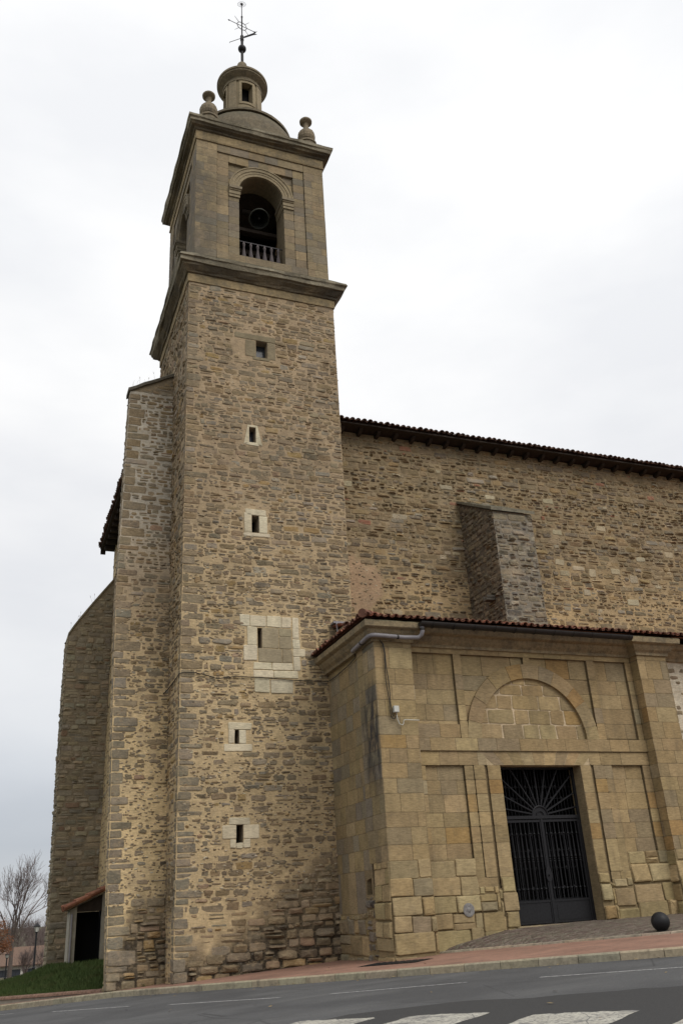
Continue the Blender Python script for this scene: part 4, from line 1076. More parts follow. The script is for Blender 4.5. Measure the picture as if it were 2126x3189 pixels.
def nave_buttress():
    rng = random.Random(45); mb = MB(); x0, x1, yf, yb = 14.52, 16.0, 22.5, 24.65
    F = Frame((x0, yf, 0), (1, 0, 0), (0, -1, 0)); S = Frame((x0, yb, 0), (0, -1, 0), (-1, 0, 0)); R = Frame((x1, yf, 0), (0, 1, 0), (1, 0, 0))
    W, D = x1 - x0, yb - yf
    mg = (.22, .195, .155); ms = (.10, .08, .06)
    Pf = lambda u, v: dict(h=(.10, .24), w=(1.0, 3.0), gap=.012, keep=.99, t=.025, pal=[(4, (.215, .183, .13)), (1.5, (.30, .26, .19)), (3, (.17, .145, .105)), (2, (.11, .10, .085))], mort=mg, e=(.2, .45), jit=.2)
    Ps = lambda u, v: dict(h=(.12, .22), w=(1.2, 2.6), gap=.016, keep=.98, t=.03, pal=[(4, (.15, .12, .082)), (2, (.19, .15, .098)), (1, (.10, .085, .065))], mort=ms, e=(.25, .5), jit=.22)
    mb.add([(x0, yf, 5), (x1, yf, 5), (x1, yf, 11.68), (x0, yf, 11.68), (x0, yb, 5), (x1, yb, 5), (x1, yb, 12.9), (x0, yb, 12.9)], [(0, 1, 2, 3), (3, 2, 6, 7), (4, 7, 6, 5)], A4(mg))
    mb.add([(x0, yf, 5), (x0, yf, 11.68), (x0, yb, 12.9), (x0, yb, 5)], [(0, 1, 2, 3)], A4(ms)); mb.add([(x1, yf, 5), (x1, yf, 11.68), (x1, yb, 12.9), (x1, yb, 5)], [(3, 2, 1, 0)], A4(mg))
    rubble(mb, F, 0, W, 7.2, 11.62, rng, Pf); top = lambda u: 11.7 + (D - u) / D * 1.2
    rubble(mb, S, 0, D, 7.2, 12.8, rng, Ps, (), top=top); rubble(mb, R, 0, D, 7.2, 11.7, rng, Pf)
    o = mb.obj('wall_buttress', M['rubble'], nave)
    c = MB()
    for i in range(4):
        a, b = i / 4, (i + 1) / 4; ya, yb_ = yf - .1 + (yb - yf + .05) * a, yf - .1 + (yb - yf + .05) * b
        za, zb = 11.66 + 1.22 * a, 11.66 + 1.22 * b; k = rng.uniform(-.03, .03)
        c.add([(x0 - .1 + k, ya, za), (x1 + .1 + k, ya, za), (x1 + .1 + k, yb_, zb), (x0 - .1 + k, yb_, zb), (x0 - .1 + k, ya, za + .11), (x1 + .1 + k, ya, za + .11), (x1 + .1 + k, yb_, zb + .09), (x0 - .1 + k, yb_, zb + .09)], [(3, 2, 1, 0), (4, 5, 6, 7), (0, 1, 5, 4), (1, 2, 6, 5), (2, 3, 7, 6), (3, 0, 4, 7)], A4((.20, .18, .13)))
    c.obj('coping', M['cornice'], o)
    s = MB(); s.box(x0 - .32, x0 + .02, 23.0, 23.25, 8.72, 8.80, A4((.14, .125, .1))); s.box(x0 - .32, x0 + .02, 22.98, 23.03, 8.80, 8.88, A4((.14, .125, .1))); s.box(x0 - .32, x0 + .02, 23.22, 23.27, 8.80, 8.88, A4((.14, .125, .1)))
    s.obj('drain_spout', M['cornice'], o)
nave_buttress()

def far_buttress():
    rng = random.Random(47); mb = MB(); y0, y1 = 36.3, 37.9
    class FB(Frame):
        def p(s, u, v, n=0): return Vector((2.26 + .03 * max(0, 8 - v) / 2 + u, y0 - n, v))
    F = FB((0, 0, 0), (1, 0, 0), (0, -1, 0)); W = 1.76
    top = lambda u: 10.85 + 2.6 * (min(max(u, 0), W) / W) ** .92
    md = (.235, .19, .125)
    n = 10
    vs = []
    for i in range(n + 1):
        u = W * i / n; vs += [F.p(u, -2.4), F.p(u, top(u)), F.p(u, top(u), y0 - y1), F.p(u, -2.4, y0 - y1)]
    mb.add(vs, [(i * 4, (i + 1) * 4, (i + 1) * 4 + 1, i * 4 + 1) for i in range(n)] + [(i * 4 + 1, (i + 1) * 4 + 1, (i + 1) * 4 + 2, i * 4 + 2) for i in range(n)] + [(0, 1, 2, 3)], A4(md))
    pal = [(5, (.285, .236, .158)), (3, (.29, .23, .145)), (2, (.23, .198, .142)), (1, (.27, .235, .165)), (.5, (.22, .15, .095))]
    P = lambda u, v: dict(h=(.12, .25), w=(1.2, 3.0), gap=.010, keep=.99, t=.02, pal=pal, mort=md, e=(.22, .45), jit=.16, split=.25, small=.2)
    rubble(mb, F, 0, W, -1.6, 13.4, rng, P, (), top=top)
    class FL(Frame):
        def p(s, u, v, n=0): return Vector((2.26 + .03 * max(0, 8 - v) / 2 - n, y1 - u, v))
    rubble(mb, FL((0, 0, 0), (0, -1, 0), (-1, 0, 0)), 0, y1 - y0, -1.6, 10.8, rng, P)
    # rough stones along the sloping head
    u = 0.0
    while u < W:
        b = min(u + rng.uniform(.15, .3), W); za, zb = top(u), top(b)
        mb.add([F.p(u, za - .06, .05), F.p(b, zb - .06, .05), F.p(b, zb + .05, .04), F.p(u, za + .05, .04), F.p(u, za - .06, y0 - y1), F.p(b, zb - .06, y0 - y1), F.p(b, zb + .06, y0 - y1), F.p(u, za + .06, y0 - y1)], [(0, 1, 2, 3), (3, 2, 6, 7), (0, 3, 7, 4), (1, 5, 6, 2), (0, 4, 5, 1)], jitcol(rng, (.2, .17, .11), .2)); u = b + .004
    mb.obj('corner_buttress', M['dryrubble'], nave)
far_buttress()

# ------------------------------------------------------------------ porch
porch = thing('church_porch', 'golden ashlar church porch with blind arch, red tiled roof and iron gate', 'church porch', (13.5, 21, -1))
PX0, PX1, PRX0, PRX1 = 8.78, 9.87, 17.1, 18.16
PAL_P = [(5, (.325, .238, .122)), (3, (.295, .218, .115)), (2.4, (.355, .266, .14)), (1.6, (.272, .21, .125)), (1.0, (.325, .212, .09)), (.4, (.34, .275, .165))]
PAL_S = [(4, (.285, .213, .11)), (3, (.25, .197, .115)), (2, (.235, .195, .13)), (1.5, (.33, .25, .14)), (1, (.20, .17, .125))]
PAL_L = [(4, (.335, .255, .132)), (2, (.36, .28, .15)), (2, (.305, .232, .122)), (.6, (.325, .225, .10)), (.5, (.265, .215, .13))]
MJ = (.225, .17, .095); LIME = (.50, .40, .25)
DX0, DX1, DZ = 12.29, 14.78, 3.135
AX, AZ, ARI, ARO = 13.51, 3.82, 1.65, 2.05
def porch_walls():
    rng = random.Random(51); mb = MB()
    CZ = courses(.9, 6.3, rng, .32, .46, (3.135, 3.49, 3.82, 6.06))
    def lay(x0, x1, z0, z1, y, pal=PAL_P, wr=(.45, 1.15), clip=None, holes=(), lime=.22, back=20.62, gap=.006, cz=CZ):
        G = Frame((x0, y, 0), (1, 0, 0), (0, -1, 0))
        cl = None
        if clip: cl = lambda pts: (lambda r: None if r is None else [(a - x0, b) for a, b in r])(clip([(a + x0, b) for a, b in pts]))
        if not clip:
            q = [(.02, z0), (x1 - x0 - .02, z0), (x1 - x0 - .02, z1), (.02, z1)]
            plate(mb, G, q, [], -.016, -(back - y), A4(MJ))
        ashlar(mb, G, 0, x1 - x0, z0, z1, rng, pal, MJ, cz, wr, .001, gap, cl, holes, -.012, lime, .004)
    YS, YR = 20.33, 20.41
    # pilasters (front) with returns
    lay(PX0, PX1, .9, 6.3, 20.0, wr=(.45, 1.0)); lay(PRX0, PRX1, .9, 6.3, 20.0, wr=(.45, 1.0))
    def side(F, L, z0, z1, pal, wr=(.35, .8), back=.3, hole=None):
        plate(mb, F, [(.022, z0), (L - .022, z0), (L - .022, z1), (.022, z1)], [[(hole[0], hole[2]), (hole[1], hole[2]), (hole[1] - .03, hole[3]), (hole[0] + .02, hole[3] - .05)]] if hole else [], -.016, -back, A4(MJ)); ashlar(mb, F, 0, L, z0, z1, rng, pal, MJ, CZ, wr, .001, .007, None, (hole,) if hole else (), -.012, .12, .004)
    side(Frame((PX0, 21.18, 0), (0, -1, 0), (-1, 0, 0)), 1.18, .9, 6.3, PAL_S)
    side(Frame((PX0 + .07, 23.62, 0), (0, -1, 0), (-1, 0, 0)), 2.44, .78, 6.3, PAL_S); side(Frame((PX0 + .07, 23.62, 0), (0, -1, 0), (-1, 0, 0)), 2.44, -.2, .78, PAL_S, hole=(2.0, 2.34, .22, .60))
    side(Frame((PRX0, 20.60, 0), (0, -1, 0), (-1, 0, 0)), .60, .9, 6.3, PAL_P, back=.2)
    side(Frame((PX1, 20.0, 0), (0, 1, 0), (1, 0, 0)), .6, .9, 6.3, PAL_P, back=.2); side(Frame((PRX1, 20.0, 0), (0, 1, 0), (1, 0, 0)), .6, .9, 6.3, PAL_P, back=.2)
    # upper storey: strips and recessed panels
    def outside(pts):
        o = []; ins = 0
        for x, z in pts:
            d = math.hypot(x - AX, z - AZ)
            if z >= AZ - .01 and d < 1.85: ins += 1; k = 1.85 / max(d, .05); x, z = AX + (x - AX) * k, AZ + (z - AZ) * k
            o.append((x, z))
        return None if ins > .8 * len(pts) else o
    lay(PX1, PRX0, 6.06, 6.3, YS)
    lay(PX1, 11.24, 4.18, 6.06, YR); lay(PX1, 11.24, 3.82, 4.18, YS - .004)
    lay(15.81, 16.9, 3.86, 6.06, YR); lay(16.9, PRX0, 3.82, 6.06, YS)
    for a, b in ((11.24, 11.48), (15.55, 15.81)): lay(a, b, 3.82, 6.06, YS, wr=(.5, .6))
    lay(13.44, 13.66, AZ + ARO - .06, 6.06, YS, wr=(.5, .6))
    lay(11.48, 13.44, 3.82, 6.06, YR, clip=outside, gap=.006); lay(13.66, 15.55, 3.82, 6.06, YR, clip=outside, gap=.006)
    # backing of the spandrels, tympanum
    mb.add([(PX1, 20.44, 3.5), (PRX0, 20.44, 3.5), (PRX0, 20.44, 6.3), (PX1, 20.44, 6.3)], [(0, 1, 2, 3)], A4(MJ))
    G = Frame((AX - 1.7, 20.425, 0), (1, 0, 0), (0, -1, 0))
    mb.add([G.p(0, 3.82, -.006), G.p(3.4, 3.82, -.006), G.p(3.4, 5.5, -.006), G.p(0, 5.5, -.006)], [(0, 1, 2, 3)], A4((.52, .41, .27)))
    tc = [4.22, 4.62, 5.0, 5.3]
    lastz = 3.82
    def inside_clip(pts):
        o = []; out = 0
        for x, z in pts:
            d = math.hypot(x - 1.7, z - AZ)
            if d > 1.72: out += 1; k = 1.72 / d; x, z = 1.7 + (x - 1.7) * k, AZ + (z - AZ) * k
            o.append((x, z))
        return None if out > .85 * len(pts) else o
    for z in tc + [5.6]:
        u = rng.uniform(-.3, 0)
        while u < 3.4:
            w_ = rng.uniform(.42, .85); b = u + w_; g = rng.uniform(.010, .028)
            block(mb, G, max(u, 0) + g, min(b, 3.4) - g, lastz + g * .6, z - g * .6, rng, jitcol(rng, pick(rng, PAL_P), .1), LIME, .008, .006, .02, inside_clip, jit=.018); u = b
        lastz = z
    # arch ring of voussoirs
    GA = Frame((0, 20.345, 0), (1, 0, 0), (0, -1, 0)); angs = [0]; 
    while angs[-1] < 180: angs.append(angs[-1] + rng.uniform(13, 21))
    angs[-1] = 180
    ringcol = []
    for a, b in zip(angs, angs[1:]):
        if b - a < 5: continue
        n_ = 8; g = .22
        ta, tb = math.radians(a + g), math.radians(b - g)
        P = lambda r, t: (AX - r * math.cos(t), AZ + r * math.sin(t))
        pts = [P(ARI, ta + (tb - ta) * i / n_) for i in range(n_ + 1)] + [P(ARO, tb + (ta - tb) * i / n_) for i in range(n_ + 1)]
        m = LIME if rng.random() < .5 else MJ
        col = jitcol(rng, pick(rng, PAL_P), .09)
        n = len(pts); vs = [GA.p(u, v, -.11) for u, v in pts] + [GA.p(u, v, .012) for u, v in pts]
        mb.add(vs, [(i, (i + 1) % n, n + (i + 1) % n, n + i) for i in range(n)] + [tuple(range(n, 2 * n))], [col] * (2 * n))
    n_ = 40; vs = []
    for i in range(n_ + 1):
        t = math.pi * i / n_
        for r in (ARI + .003, ARO - .003): vs.append(GA.p(AX - r * math.cos(t), AZ + r * math.sin(t), .0))
    mb.add(vs, [(i * 2, (i + 1) * 2, (i + 1) * 2 + 1, i * 2 + 1) for i in range(n_)], A4((.36, .28, .17)))
    # impost band and flat arch
    lay(PX1, PRX0, 3.49, 3.82, YS - .045, wr=(.4, .9), lime=.5)
    lay(PX1, 11.9, 3.135, 3.49, YS, wr=(.5, 1.1)); lay(15.1, PRX0, 3.135, 3.49, YS, wr=(.5, 1.1))
    GL = Frame((0, YS, 0), (1, 0, 0), (0, -1, 0)); m = 9
    plate(mb, Frame((11.9, YS, 0), (1, 0, 0), (0, -1, 0)), [(0, 3.135), (3.2, 3.135), (3.2, 3.49), (0, 3.49)], [], -.016, -.45, A4((.46, .36, .22)))
    for i in range(m):
        f, g = i / m, (i + 1) / m
        b0, b1 = 11.92 + 3.16 * f, 11.92 + 3.16 * g; k = .12
        t0, t1 = AX + (b0 - AX) * (1 + k), AX + (b1 - AX) * (1 + k)
        b0, b1 = AX + (b0 - AX) * (1 - k), AX + (b1 - AX) * (1 - k)
        poly(mb, GL, [(b0 + .008, 3.137), (b1 - .008, 3.137), (t1 - .008, 3.485), (t0 + .008, 3.485)], rng, jitcol(rng, pick(rng, PAL_P), .09), LIME, .001, .02, .012, -.012)
    # lower storey: jamb frames, grooves, strips, panels
    z0 = .45
    lay(11.90, DX0, z0, 3.135, YS - .01, wr=(.5, .6), back=20.9); lay(DX1, 15.11, z0, 3.135, YS - .01, wr=(.5, .6), back=20.9)
    lay(11.50, 11.83, z0, 3.135, YS - .01, wr=(.5, .6)); lay(15.19, 15.56, z0, 3.135, YS - .01, wr=(.5, .6))
    lay(11.24, 11.50, z0, 3.135, YS + .012, wr=(.5, .6)); lay(15.56, 15.82, z0, 3.135, YS + .012, wr=(.5, .6))
    lay(10.14, 11.24, .9, 3.135, YR, wr=(.4, .9)); lay(PX1, 10.14, .9, 3.135, YS + .012, wr=(.5, .6))
    lay(15.82, 16.84, .9, 3.135, YR, wr=(.4, .9)); lay(16.84, PRX0, .9, 3.135, YS + .012, wr=(.5, .6))
    for a, b in ((11.82, 11.91), (15.10, 15.20)): mb.box(a, b, 20.395, 20.6, -1.2, 3.135, A4((.27, .2, .11)))
    for a, b in ((11.24, 11.83), (15.19, 15.82)): lay(a, b, .25, .46, YS, wr=(.5, .7))
    # door reveals
    for x0_, x1_ in ((DX0 - .25, DX0 + .004), (DX1 - .004, DX1 + .25)): mb.box(x0_, x1_, 20.345, 20.9, -1.1, 3.135, A4((.27, .205, .115)))
    # weathered foot: big eroded blocks, gaps between them
    def foot(F, u0, u1, za, zb, pal=PAL_L, t=.008, h=(.34, .46), w=(1.2, 2.5), gap=.005, e=(.06, .15), jit=.05, back=(.235, .175, .092), holes=(), keep=1, backface=True):
        if backface:
            mb.add([F.p(u0, za - .6, -.018), F.p(u1, za - .6, -.018), F.p(u1, zb, -.018), F.p(u0, zb, -.018)], [(0, 1, 2, 3)], A4(back))
        rubble(mb, F, u0, u1, za, zb, rng, lambda u, v: dict(h=h, w=w, gap=gap * (4 if rng.random() < .10 else .8) * (1 + 1.5 * max(0, min(1, .1 - v))), keep=keep, t=t + .010 * max(0, min(1, .5 - v)), pal=pal, mort=(.27, .20, .105), e=e, jit=jit, split=.06, small=.12), holes)
    GR1 = Frame((0, 20.335, 0), (1, 0, 0), (0, -1, 0))
    class Bulge(Frame):
        def p(s, u, v, n=0): return super().p(u, v, n + .05 * max(0, min(1, (.6 - v) / .8)))
    foot(Bulge((PX0 - .02, 20.0, 0), (1, 0, 0), (0, -1, 0)), 0, 1.12, -1.5, .9, t=.008)
    foot(Bulge((PX0, 21.15, 0), (0, -1, 0), (-1, 0, 0)), .25, 1.17, -1.5, .9, t=.008)
    foot(Frame((PX0 + .07, 23.62, 0), (0, -1, 0), (-1, 0, 0)), 0, 2.0, -1.5, -.2, PAL_S, w=(.8, 1.8), t=.02)
    foot(Frame((PX0 + .06, 23.62, 0), (0, -1, 0), (-1, 0, 0)), 2.0, 2.75, -1.5, .18, [(3, (.17, .145, .115)), (1, (.25, .19, .11)), (1, (.12, .105, .09))], .03, (.18, .28), (.8, 1.6), .03)
    mb.add([(PX0 + .09, 21.17, -1.5), (PX0 + .09, 20.4, -1.5), (PX0 + .09, 20.4, .95), (PX0 + .09, 21.17, .95)], [(0, 1, 2, 3)], A4(MD))
    foot(Bulge((PX1, 20.345, 0), (1, 0, 0), (0, -1, 0)), 0, 11.26 - PX1, -1.5, .9)
    foot(Bulge((11.26, 20.335, 0), (1, 0, 0), (0, -1, 0)), 0, .57, -1.5, .26); foot(Bulge((11.9, 20.32, 0), (1, 0, 0), (0, -1, 0)), 0, DX0 - 11.9, -1.5, .46, w=(1.0, 1.6), t=.016)
    foot(Bulge((11.8, 20.35, 0), (1, 0, 0), (0, -1, 0)), 0, .12, -1.5, .2)
    foot(Bulge((DX1, 20.32, 0), (1, 0, 0), (0, -1, 0)), 0, 15.11 - DX1, -1.5, .46, w=(1.0, 1.6), t=.02); foot(Bulge((15.19, 20.335, 0), (1, 0, 0), (0, -1, 0)), 0, .63, -1.5, .26, t=.02)
    foot(Bulge((15.1, 20.35, 0), (1, 0, 0), (0, -1, 0)), 0, .12, -1.5, .2, t=.02)
    foot(Bulge((15.82, 20.345, 0), (1, 0, 0), (0, -1, 0)), 0, PRX0 - 15.82 + .05, -1.5, .9, t=.02)
    foot(Bulge((PRX0 - .03, 19.985, 0), (1, 0, 0), (0, -1, 0)), 0, 1.12, -1.5, .9); foot(Bulge((PRX0, 20.6, 0), (0, -1, 0), (-1, 0, 0)), 0, .62, -1.5, .9, t=.025)
    mb.obj('porch_wall', M['ashlar'], porch)
    # plain rubble and plaster bay to the right
    mb = MB(); F = Frame((PRX1, 20.55, 0), (1, 0, 0), (0, -1, 0))
    mp = lambda u, v: (.58, .52, .40)
    wall_grid(mb, F, 0, 14, -1.5, 6.3, [], mp, .4, .3, .015)
    rubble(mb, F, 0, 14, -1.4, 6.2, rng, lambda u, v: dict(h=(.14, .26), w=(1, 2.4), gap=.06, keep=.5 if v > 2 else .9, t=.02, pal=[(3, GB), (2, BR), (1, (.3, .25, .17))], mort=mp(u, v), e=(.35, .7), jit=.2, small=.6))
    mb.obj('side_bay_wall', M['rubble'], porch)
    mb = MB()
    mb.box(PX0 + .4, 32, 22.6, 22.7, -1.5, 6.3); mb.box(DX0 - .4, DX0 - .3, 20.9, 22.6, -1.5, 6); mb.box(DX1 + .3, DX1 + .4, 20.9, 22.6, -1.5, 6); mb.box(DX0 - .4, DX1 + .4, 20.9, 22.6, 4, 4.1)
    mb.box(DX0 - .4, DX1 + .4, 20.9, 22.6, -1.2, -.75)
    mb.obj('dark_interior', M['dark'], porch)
    mb = MB(); mb.box(DX0 - .1, DX1 + .1, 20.28, 21.2, -1.2, -.685, A4((.33, .26, .16))); mb.obj('threshold', M['ashlar'], porch)
porch_walls()

def porch_cornice():
    mb = MB()
    path = [(PX0, 23.6), (PX0, 20.0), (PX1, 20.0), (PX1, 20.33), (PRX0, 20.33), (PRX0, 20.0), (PRX1, 20.0), (PRX1, 20.5), (32, 20.5)]
    prof = [(-.2, 6.19), (.04, 6.2), (.05, 6.27), (.07, 6.29), (.13, 6.34), (.19, 6.42), (.21, 6.47), (.30, 6.50), (.325, 6.52), (.345, 6.65), (.32, 6.68), (-.3, 6.73)]
    sweep(mb, path, prof, False, (.30, .235, .14), .006, .5, 3)
    mb.obj('porch_cornice', M['cornice'], porch)
    rng = random.Random(55); mb = MB(); sl = math.radians(13.5); cs, sn = math.cos(sl), math.sin(sl)
    ex, ey, ez = 8.40, 19.66, 6.72; D = NY - ey
    mb.add([(ex, ey, ez), (32, ey, ez), (32, NY, ez + D * math.tan(sl)), (ex + D, NY, ez + D * math.tan(sl)), (ex, NY, ez)], [(0, 1, 2, 3), (0, 3, 4)], (.7, .7, .7, 1))
    tc = ((.9, .9, .9), (1.25, 1.15, 1.1), (.7, .72, .75), (1.05, .85, .8))
    tile_rows(mb, (ex, ey - .03, ez + .005), (1, 0, 0), (0, cs, sn), int((32 - ex) / .205), .205, D / cs, rng, r=.082, lim=lambda s: min(s, D) / cs, cols=tc)
    tile_rows(mb, (ex - .03, NY - 1.02, ez + .005), (0, -1, 0), (cs, 0, sn), int((NY - 1.02 - ey) / .205), .205, D / cs, rng, r=.082, lim=lambda s: max(.1, (NY - 1.02 - ey) - s) / cs, cols=tc)
    # hip tiles
    d = Vector((1, 1, math.tan(sl))).normalized()
    for i in range(12):
        p = Vector((ex - .02, ey - .02, ez + .10)) + d * (.42 * i); mb.tube([p, p + d * .48], [.12, .095], 10, (rng.uniform(.7, 1.2),) * 3 + (1,))
    mb.obj('porch_roof', M['tile'], porch)
    # small mortared stub with lead flashing against the tower
    mb = MB(); mb.box(9.15, 9.72, 22.9, 23.6, 6.9, 7.52, A4((.40, .32, .2))); o = mb.obj('roof_stub', M['rubble'], porch)
    mb = MB(); tile_rows(mb, (9.12, 22.84, 7.50), (1, 0, 0), (0, .98, .17), 3, .205, .75, rng, r=.095, cols=tc); mb.obj('stub_tiles', M['tile'], o)
    mb = MB(); mb.box(9.0, 9.9, 23.3, 23.57, 7.72, 7.78); mb.tube([(9.05, 23.2, 7.72), (9.03, 23.1, 7.4), (9.08, 23.05, 7.1)], .02, 6); mb.obj('lead_flashing', M['zinc'], o)
    # gutter and down pipe
    mb = MB(); n = 10; r = .115; vs = []; K = n + 1
    for x, z in ((9.95, 6.64), (13.3, 6.62), (16.64, 6.605)):
        for rr in (r, r - .012):
            for j in range(K): t = math.pi * j / n; vs.append((x, 19.54 - rr * math.cos(t), z - rr * math.sin(t)))
    fs = []
    for s_ in range(2):
        for j in range(n): a = s_ * 2 * K + j; fs += [(a, a + 1, a + 2 * K + 1, a + 2 * K), (a + K, a + 3 * K, a + 3 * K + 1, a + K + 1)]
        for j in (0, n): a = s_ * 2 * K + j; fs.append((a, a + K, a + 3 * K, a + 2 * K))
    for e_ in (0, 4): fs.append(tuple(e_ * K + j for j in range(K)))
    mb.add(vs, fs)
    for i in range(11):
        x = 10.3 + i * .62; mb.tube([(x, 19.54 - (r + .006) * math.cos(math.pi * j / 8), 6.617 - (r + .006) * math.sin(math.pi * j / 8)) for j in range(9)], .010, 5)
    g = mb.obj('gutter', M['gutter'], porch)
    mb = MB()
    pts = [(10.02, 19.575, 6.57), (10.02, 19.58, 6.40), (10.01, 19.62, 6.33), (9.95, 19.7, 6.27), (9.6, 19.80, 6.28), (8.95, 19.83, 6.31), (8.78, 19.83, 6.315), (8.68, 19.88, 6.315), (8.645, 19.98, 6.31), (8.645, 20.5, 6.27), (8.645, 21.05, 6.235), (8.66, 21.12, 6.23)]
    mb.tube(pts, .056, 12); mb.obj('down_pipe', M['zinc'], porch, smooth=True)
    for q, w_ in (((10.02, 19.577, 6.46), (0, 0, .03)), ((9.4, 19.812, 6.289), (.025, 0, 0)), ((8.645, 20.45, 6.273), (0, .025, 0))):
        mb = MB(); q = Vector(q); w_ = Vector(w_); mb.tube([q - w_, q + w_], .064, 12); mb.obj('pipe_clip', M['gutter'], porch)
porch_cornice()

def gate():
    Y = 20.72; g = MB()
    g.box(DX0 - .02, DX0 + .07, Y - .03, Y + .03, -.69, DZ + .02); g.box(DX1 - .07, DX1 + .02, Y - .03, Y + .03, -.69, DZ + .02); g.box(DX0, DX1, Y - .03, Y + .03, DZ - .06, DZ + .04)
    g.box(DX0 + .07, DX1 - .07, Y - .045, Y + .035, 1.82, 1.90)
    root = g.obj('iron_gate', M['iron'], porch)
    f = MB(); cx, cz = (DX0 + DX1) / 2 + .0, 1.90
    n = 18; r0 = .235
    ring = [(cx - r0 * math.cos(math.pi * i / n), Y - .02, cz + r0 * math.sin(math.pi * i / n)) for i in range(n + 1)]
    f.tube(ring, .022, 8); v = [(p[0], Y - .012, p[2]) for p in ring]; f.add(v, [tuple(range(len(v)))])
    f.tube([(cx - .11 * math.cos(math.pi * i / 10), Y - .03, cz + .11 * math.sin(math.pi * i / 10)) for i in range(11)], .012, 6)
    for i in range(11):
        a = math.radians(10 + i * 16); d = Vector((-math.cos(a), 0, math.sin(a)))
        tx = (DX1 - .05 - cx) / max(1e-3, abs(d.x)); tz = (DZ - .05 - cz) / max(1e-3, d.z); L = min(tx, tz)
        p0 = Vector((cx, Y, cz)); f.tube([p0 + d * r0, p0 + d * (r0 + .1), p0 + d * (r0 + .5), p0 + d * L], [.022, .028, .024, .02], 6)
        for q in (.42, .62): 
            if r0 + q < L: f.tube([p0 + d * (r0 + q - .02), p0 + d * (r0 + q), p0 + d * (r0 + q + .02)], [.014, .03, .014], 6)
    f.obj('fanlight', M['iron'], root)
    # lattice screen behind
    s = MB(); Y2 = Y + .22
    x = DX0 + .12
    while x < DX1 - .05: s.tube([(x, Y2, -.1), (x, Y2, DZ)], .010, 5); x += .105
    for z in (.15, .62, 1.05, 1.45, 2.35, 2.65): s.tube([(DX0, Y2, z), (DX1, Y2, z)], .008, 5)
    k = 0
    for z in (.15, .62, 1.05, 1.45, 2.35, 2.65):
        x = DX0 + .27 + (.155 if k % 2 else 0)
        while x < DX1 - .1:
            for a in range(4): t = a * math.pi / 2; s.tube([(x, Y2 - .01, z), (x + .045 * math.cos(t), Y2 - .01, z + .045 * math.sin(t))], [.028, .018], 5)
            x += .31
        k += 1
    s.box(DX0 + .02, DX1 - .02, Y2 + .05, Y2 + .08, -.69, -.1)
    s.obj('lattice_screen', M['iron'], root)
    mid = (DX0 + DX1) / 2
    for (a, b) in ((DX0 + .08, mid - .008), (mid + .008, DX1 - .08)):
        l = MB(); l.box(a, a + .05, Y - .025, Y + .025, -.67, 1.82); l.box(b - .05, b, Y - .025, Y + .025, -.67, 1.82); l.box(a + .05, b - .05, Y - .02, Y + .02, 1.74, 1.80); l.box(a + .05, b - .05, Y - .022, Y + .022, -.18, -.13)
        l.box(a + .05, b - .05, Y - .008, Y + .008, -.66, -.18); l.box(a + .12, b - .12, Y - .016, Y - .009, -.60, -.24)
        nb = 8; sp = (b - a - .1) / nb
        for i in range(nb):
            x = a + .05 + sp * (i + .5)
            l.lathe(x, Y, [(.014, -.14), (.014, .10), (.032, .13), (.014, .16), (.016, .55), (.024, .74), (.034, .78), (.018, .80), (.034, .83), (.018, .85), (.034, .88), (.026, .93), (.016, 1.3), (.014, 1.42), (.030, 1.45), (.014, 1.48), (.013, 1.76)], 8)
        o = l.obj('gate_leaf', M['iron'], root)
    l = MB(); k = 20; pts = [(mid + .085 * math.cos(2 * math.pi * i / k) * (1 - .25 * math.sin(2 * math.pi * i / k)), .49 + .20 * math.sin(2 * math.pi * i / k)) for i in range(k)]
    l.add([(x, Y - .05, z) for x, z in pts] + [(x, Y - .03, z) for x, z in pts], [tuple(range(k))] + [(i, (i + 1) % k, k + (i + 1) % k, k + i) for i in range(k)])
    l.tube([(mid, Y - .05, .45), (mid, Y - .09, .45)], .022, 8); l.box(mid - .022, mid + .022, Y - .04, Y - .026, -.67, 1.82)
    l.obj('lock_plate', M['iron'], root)
gate()

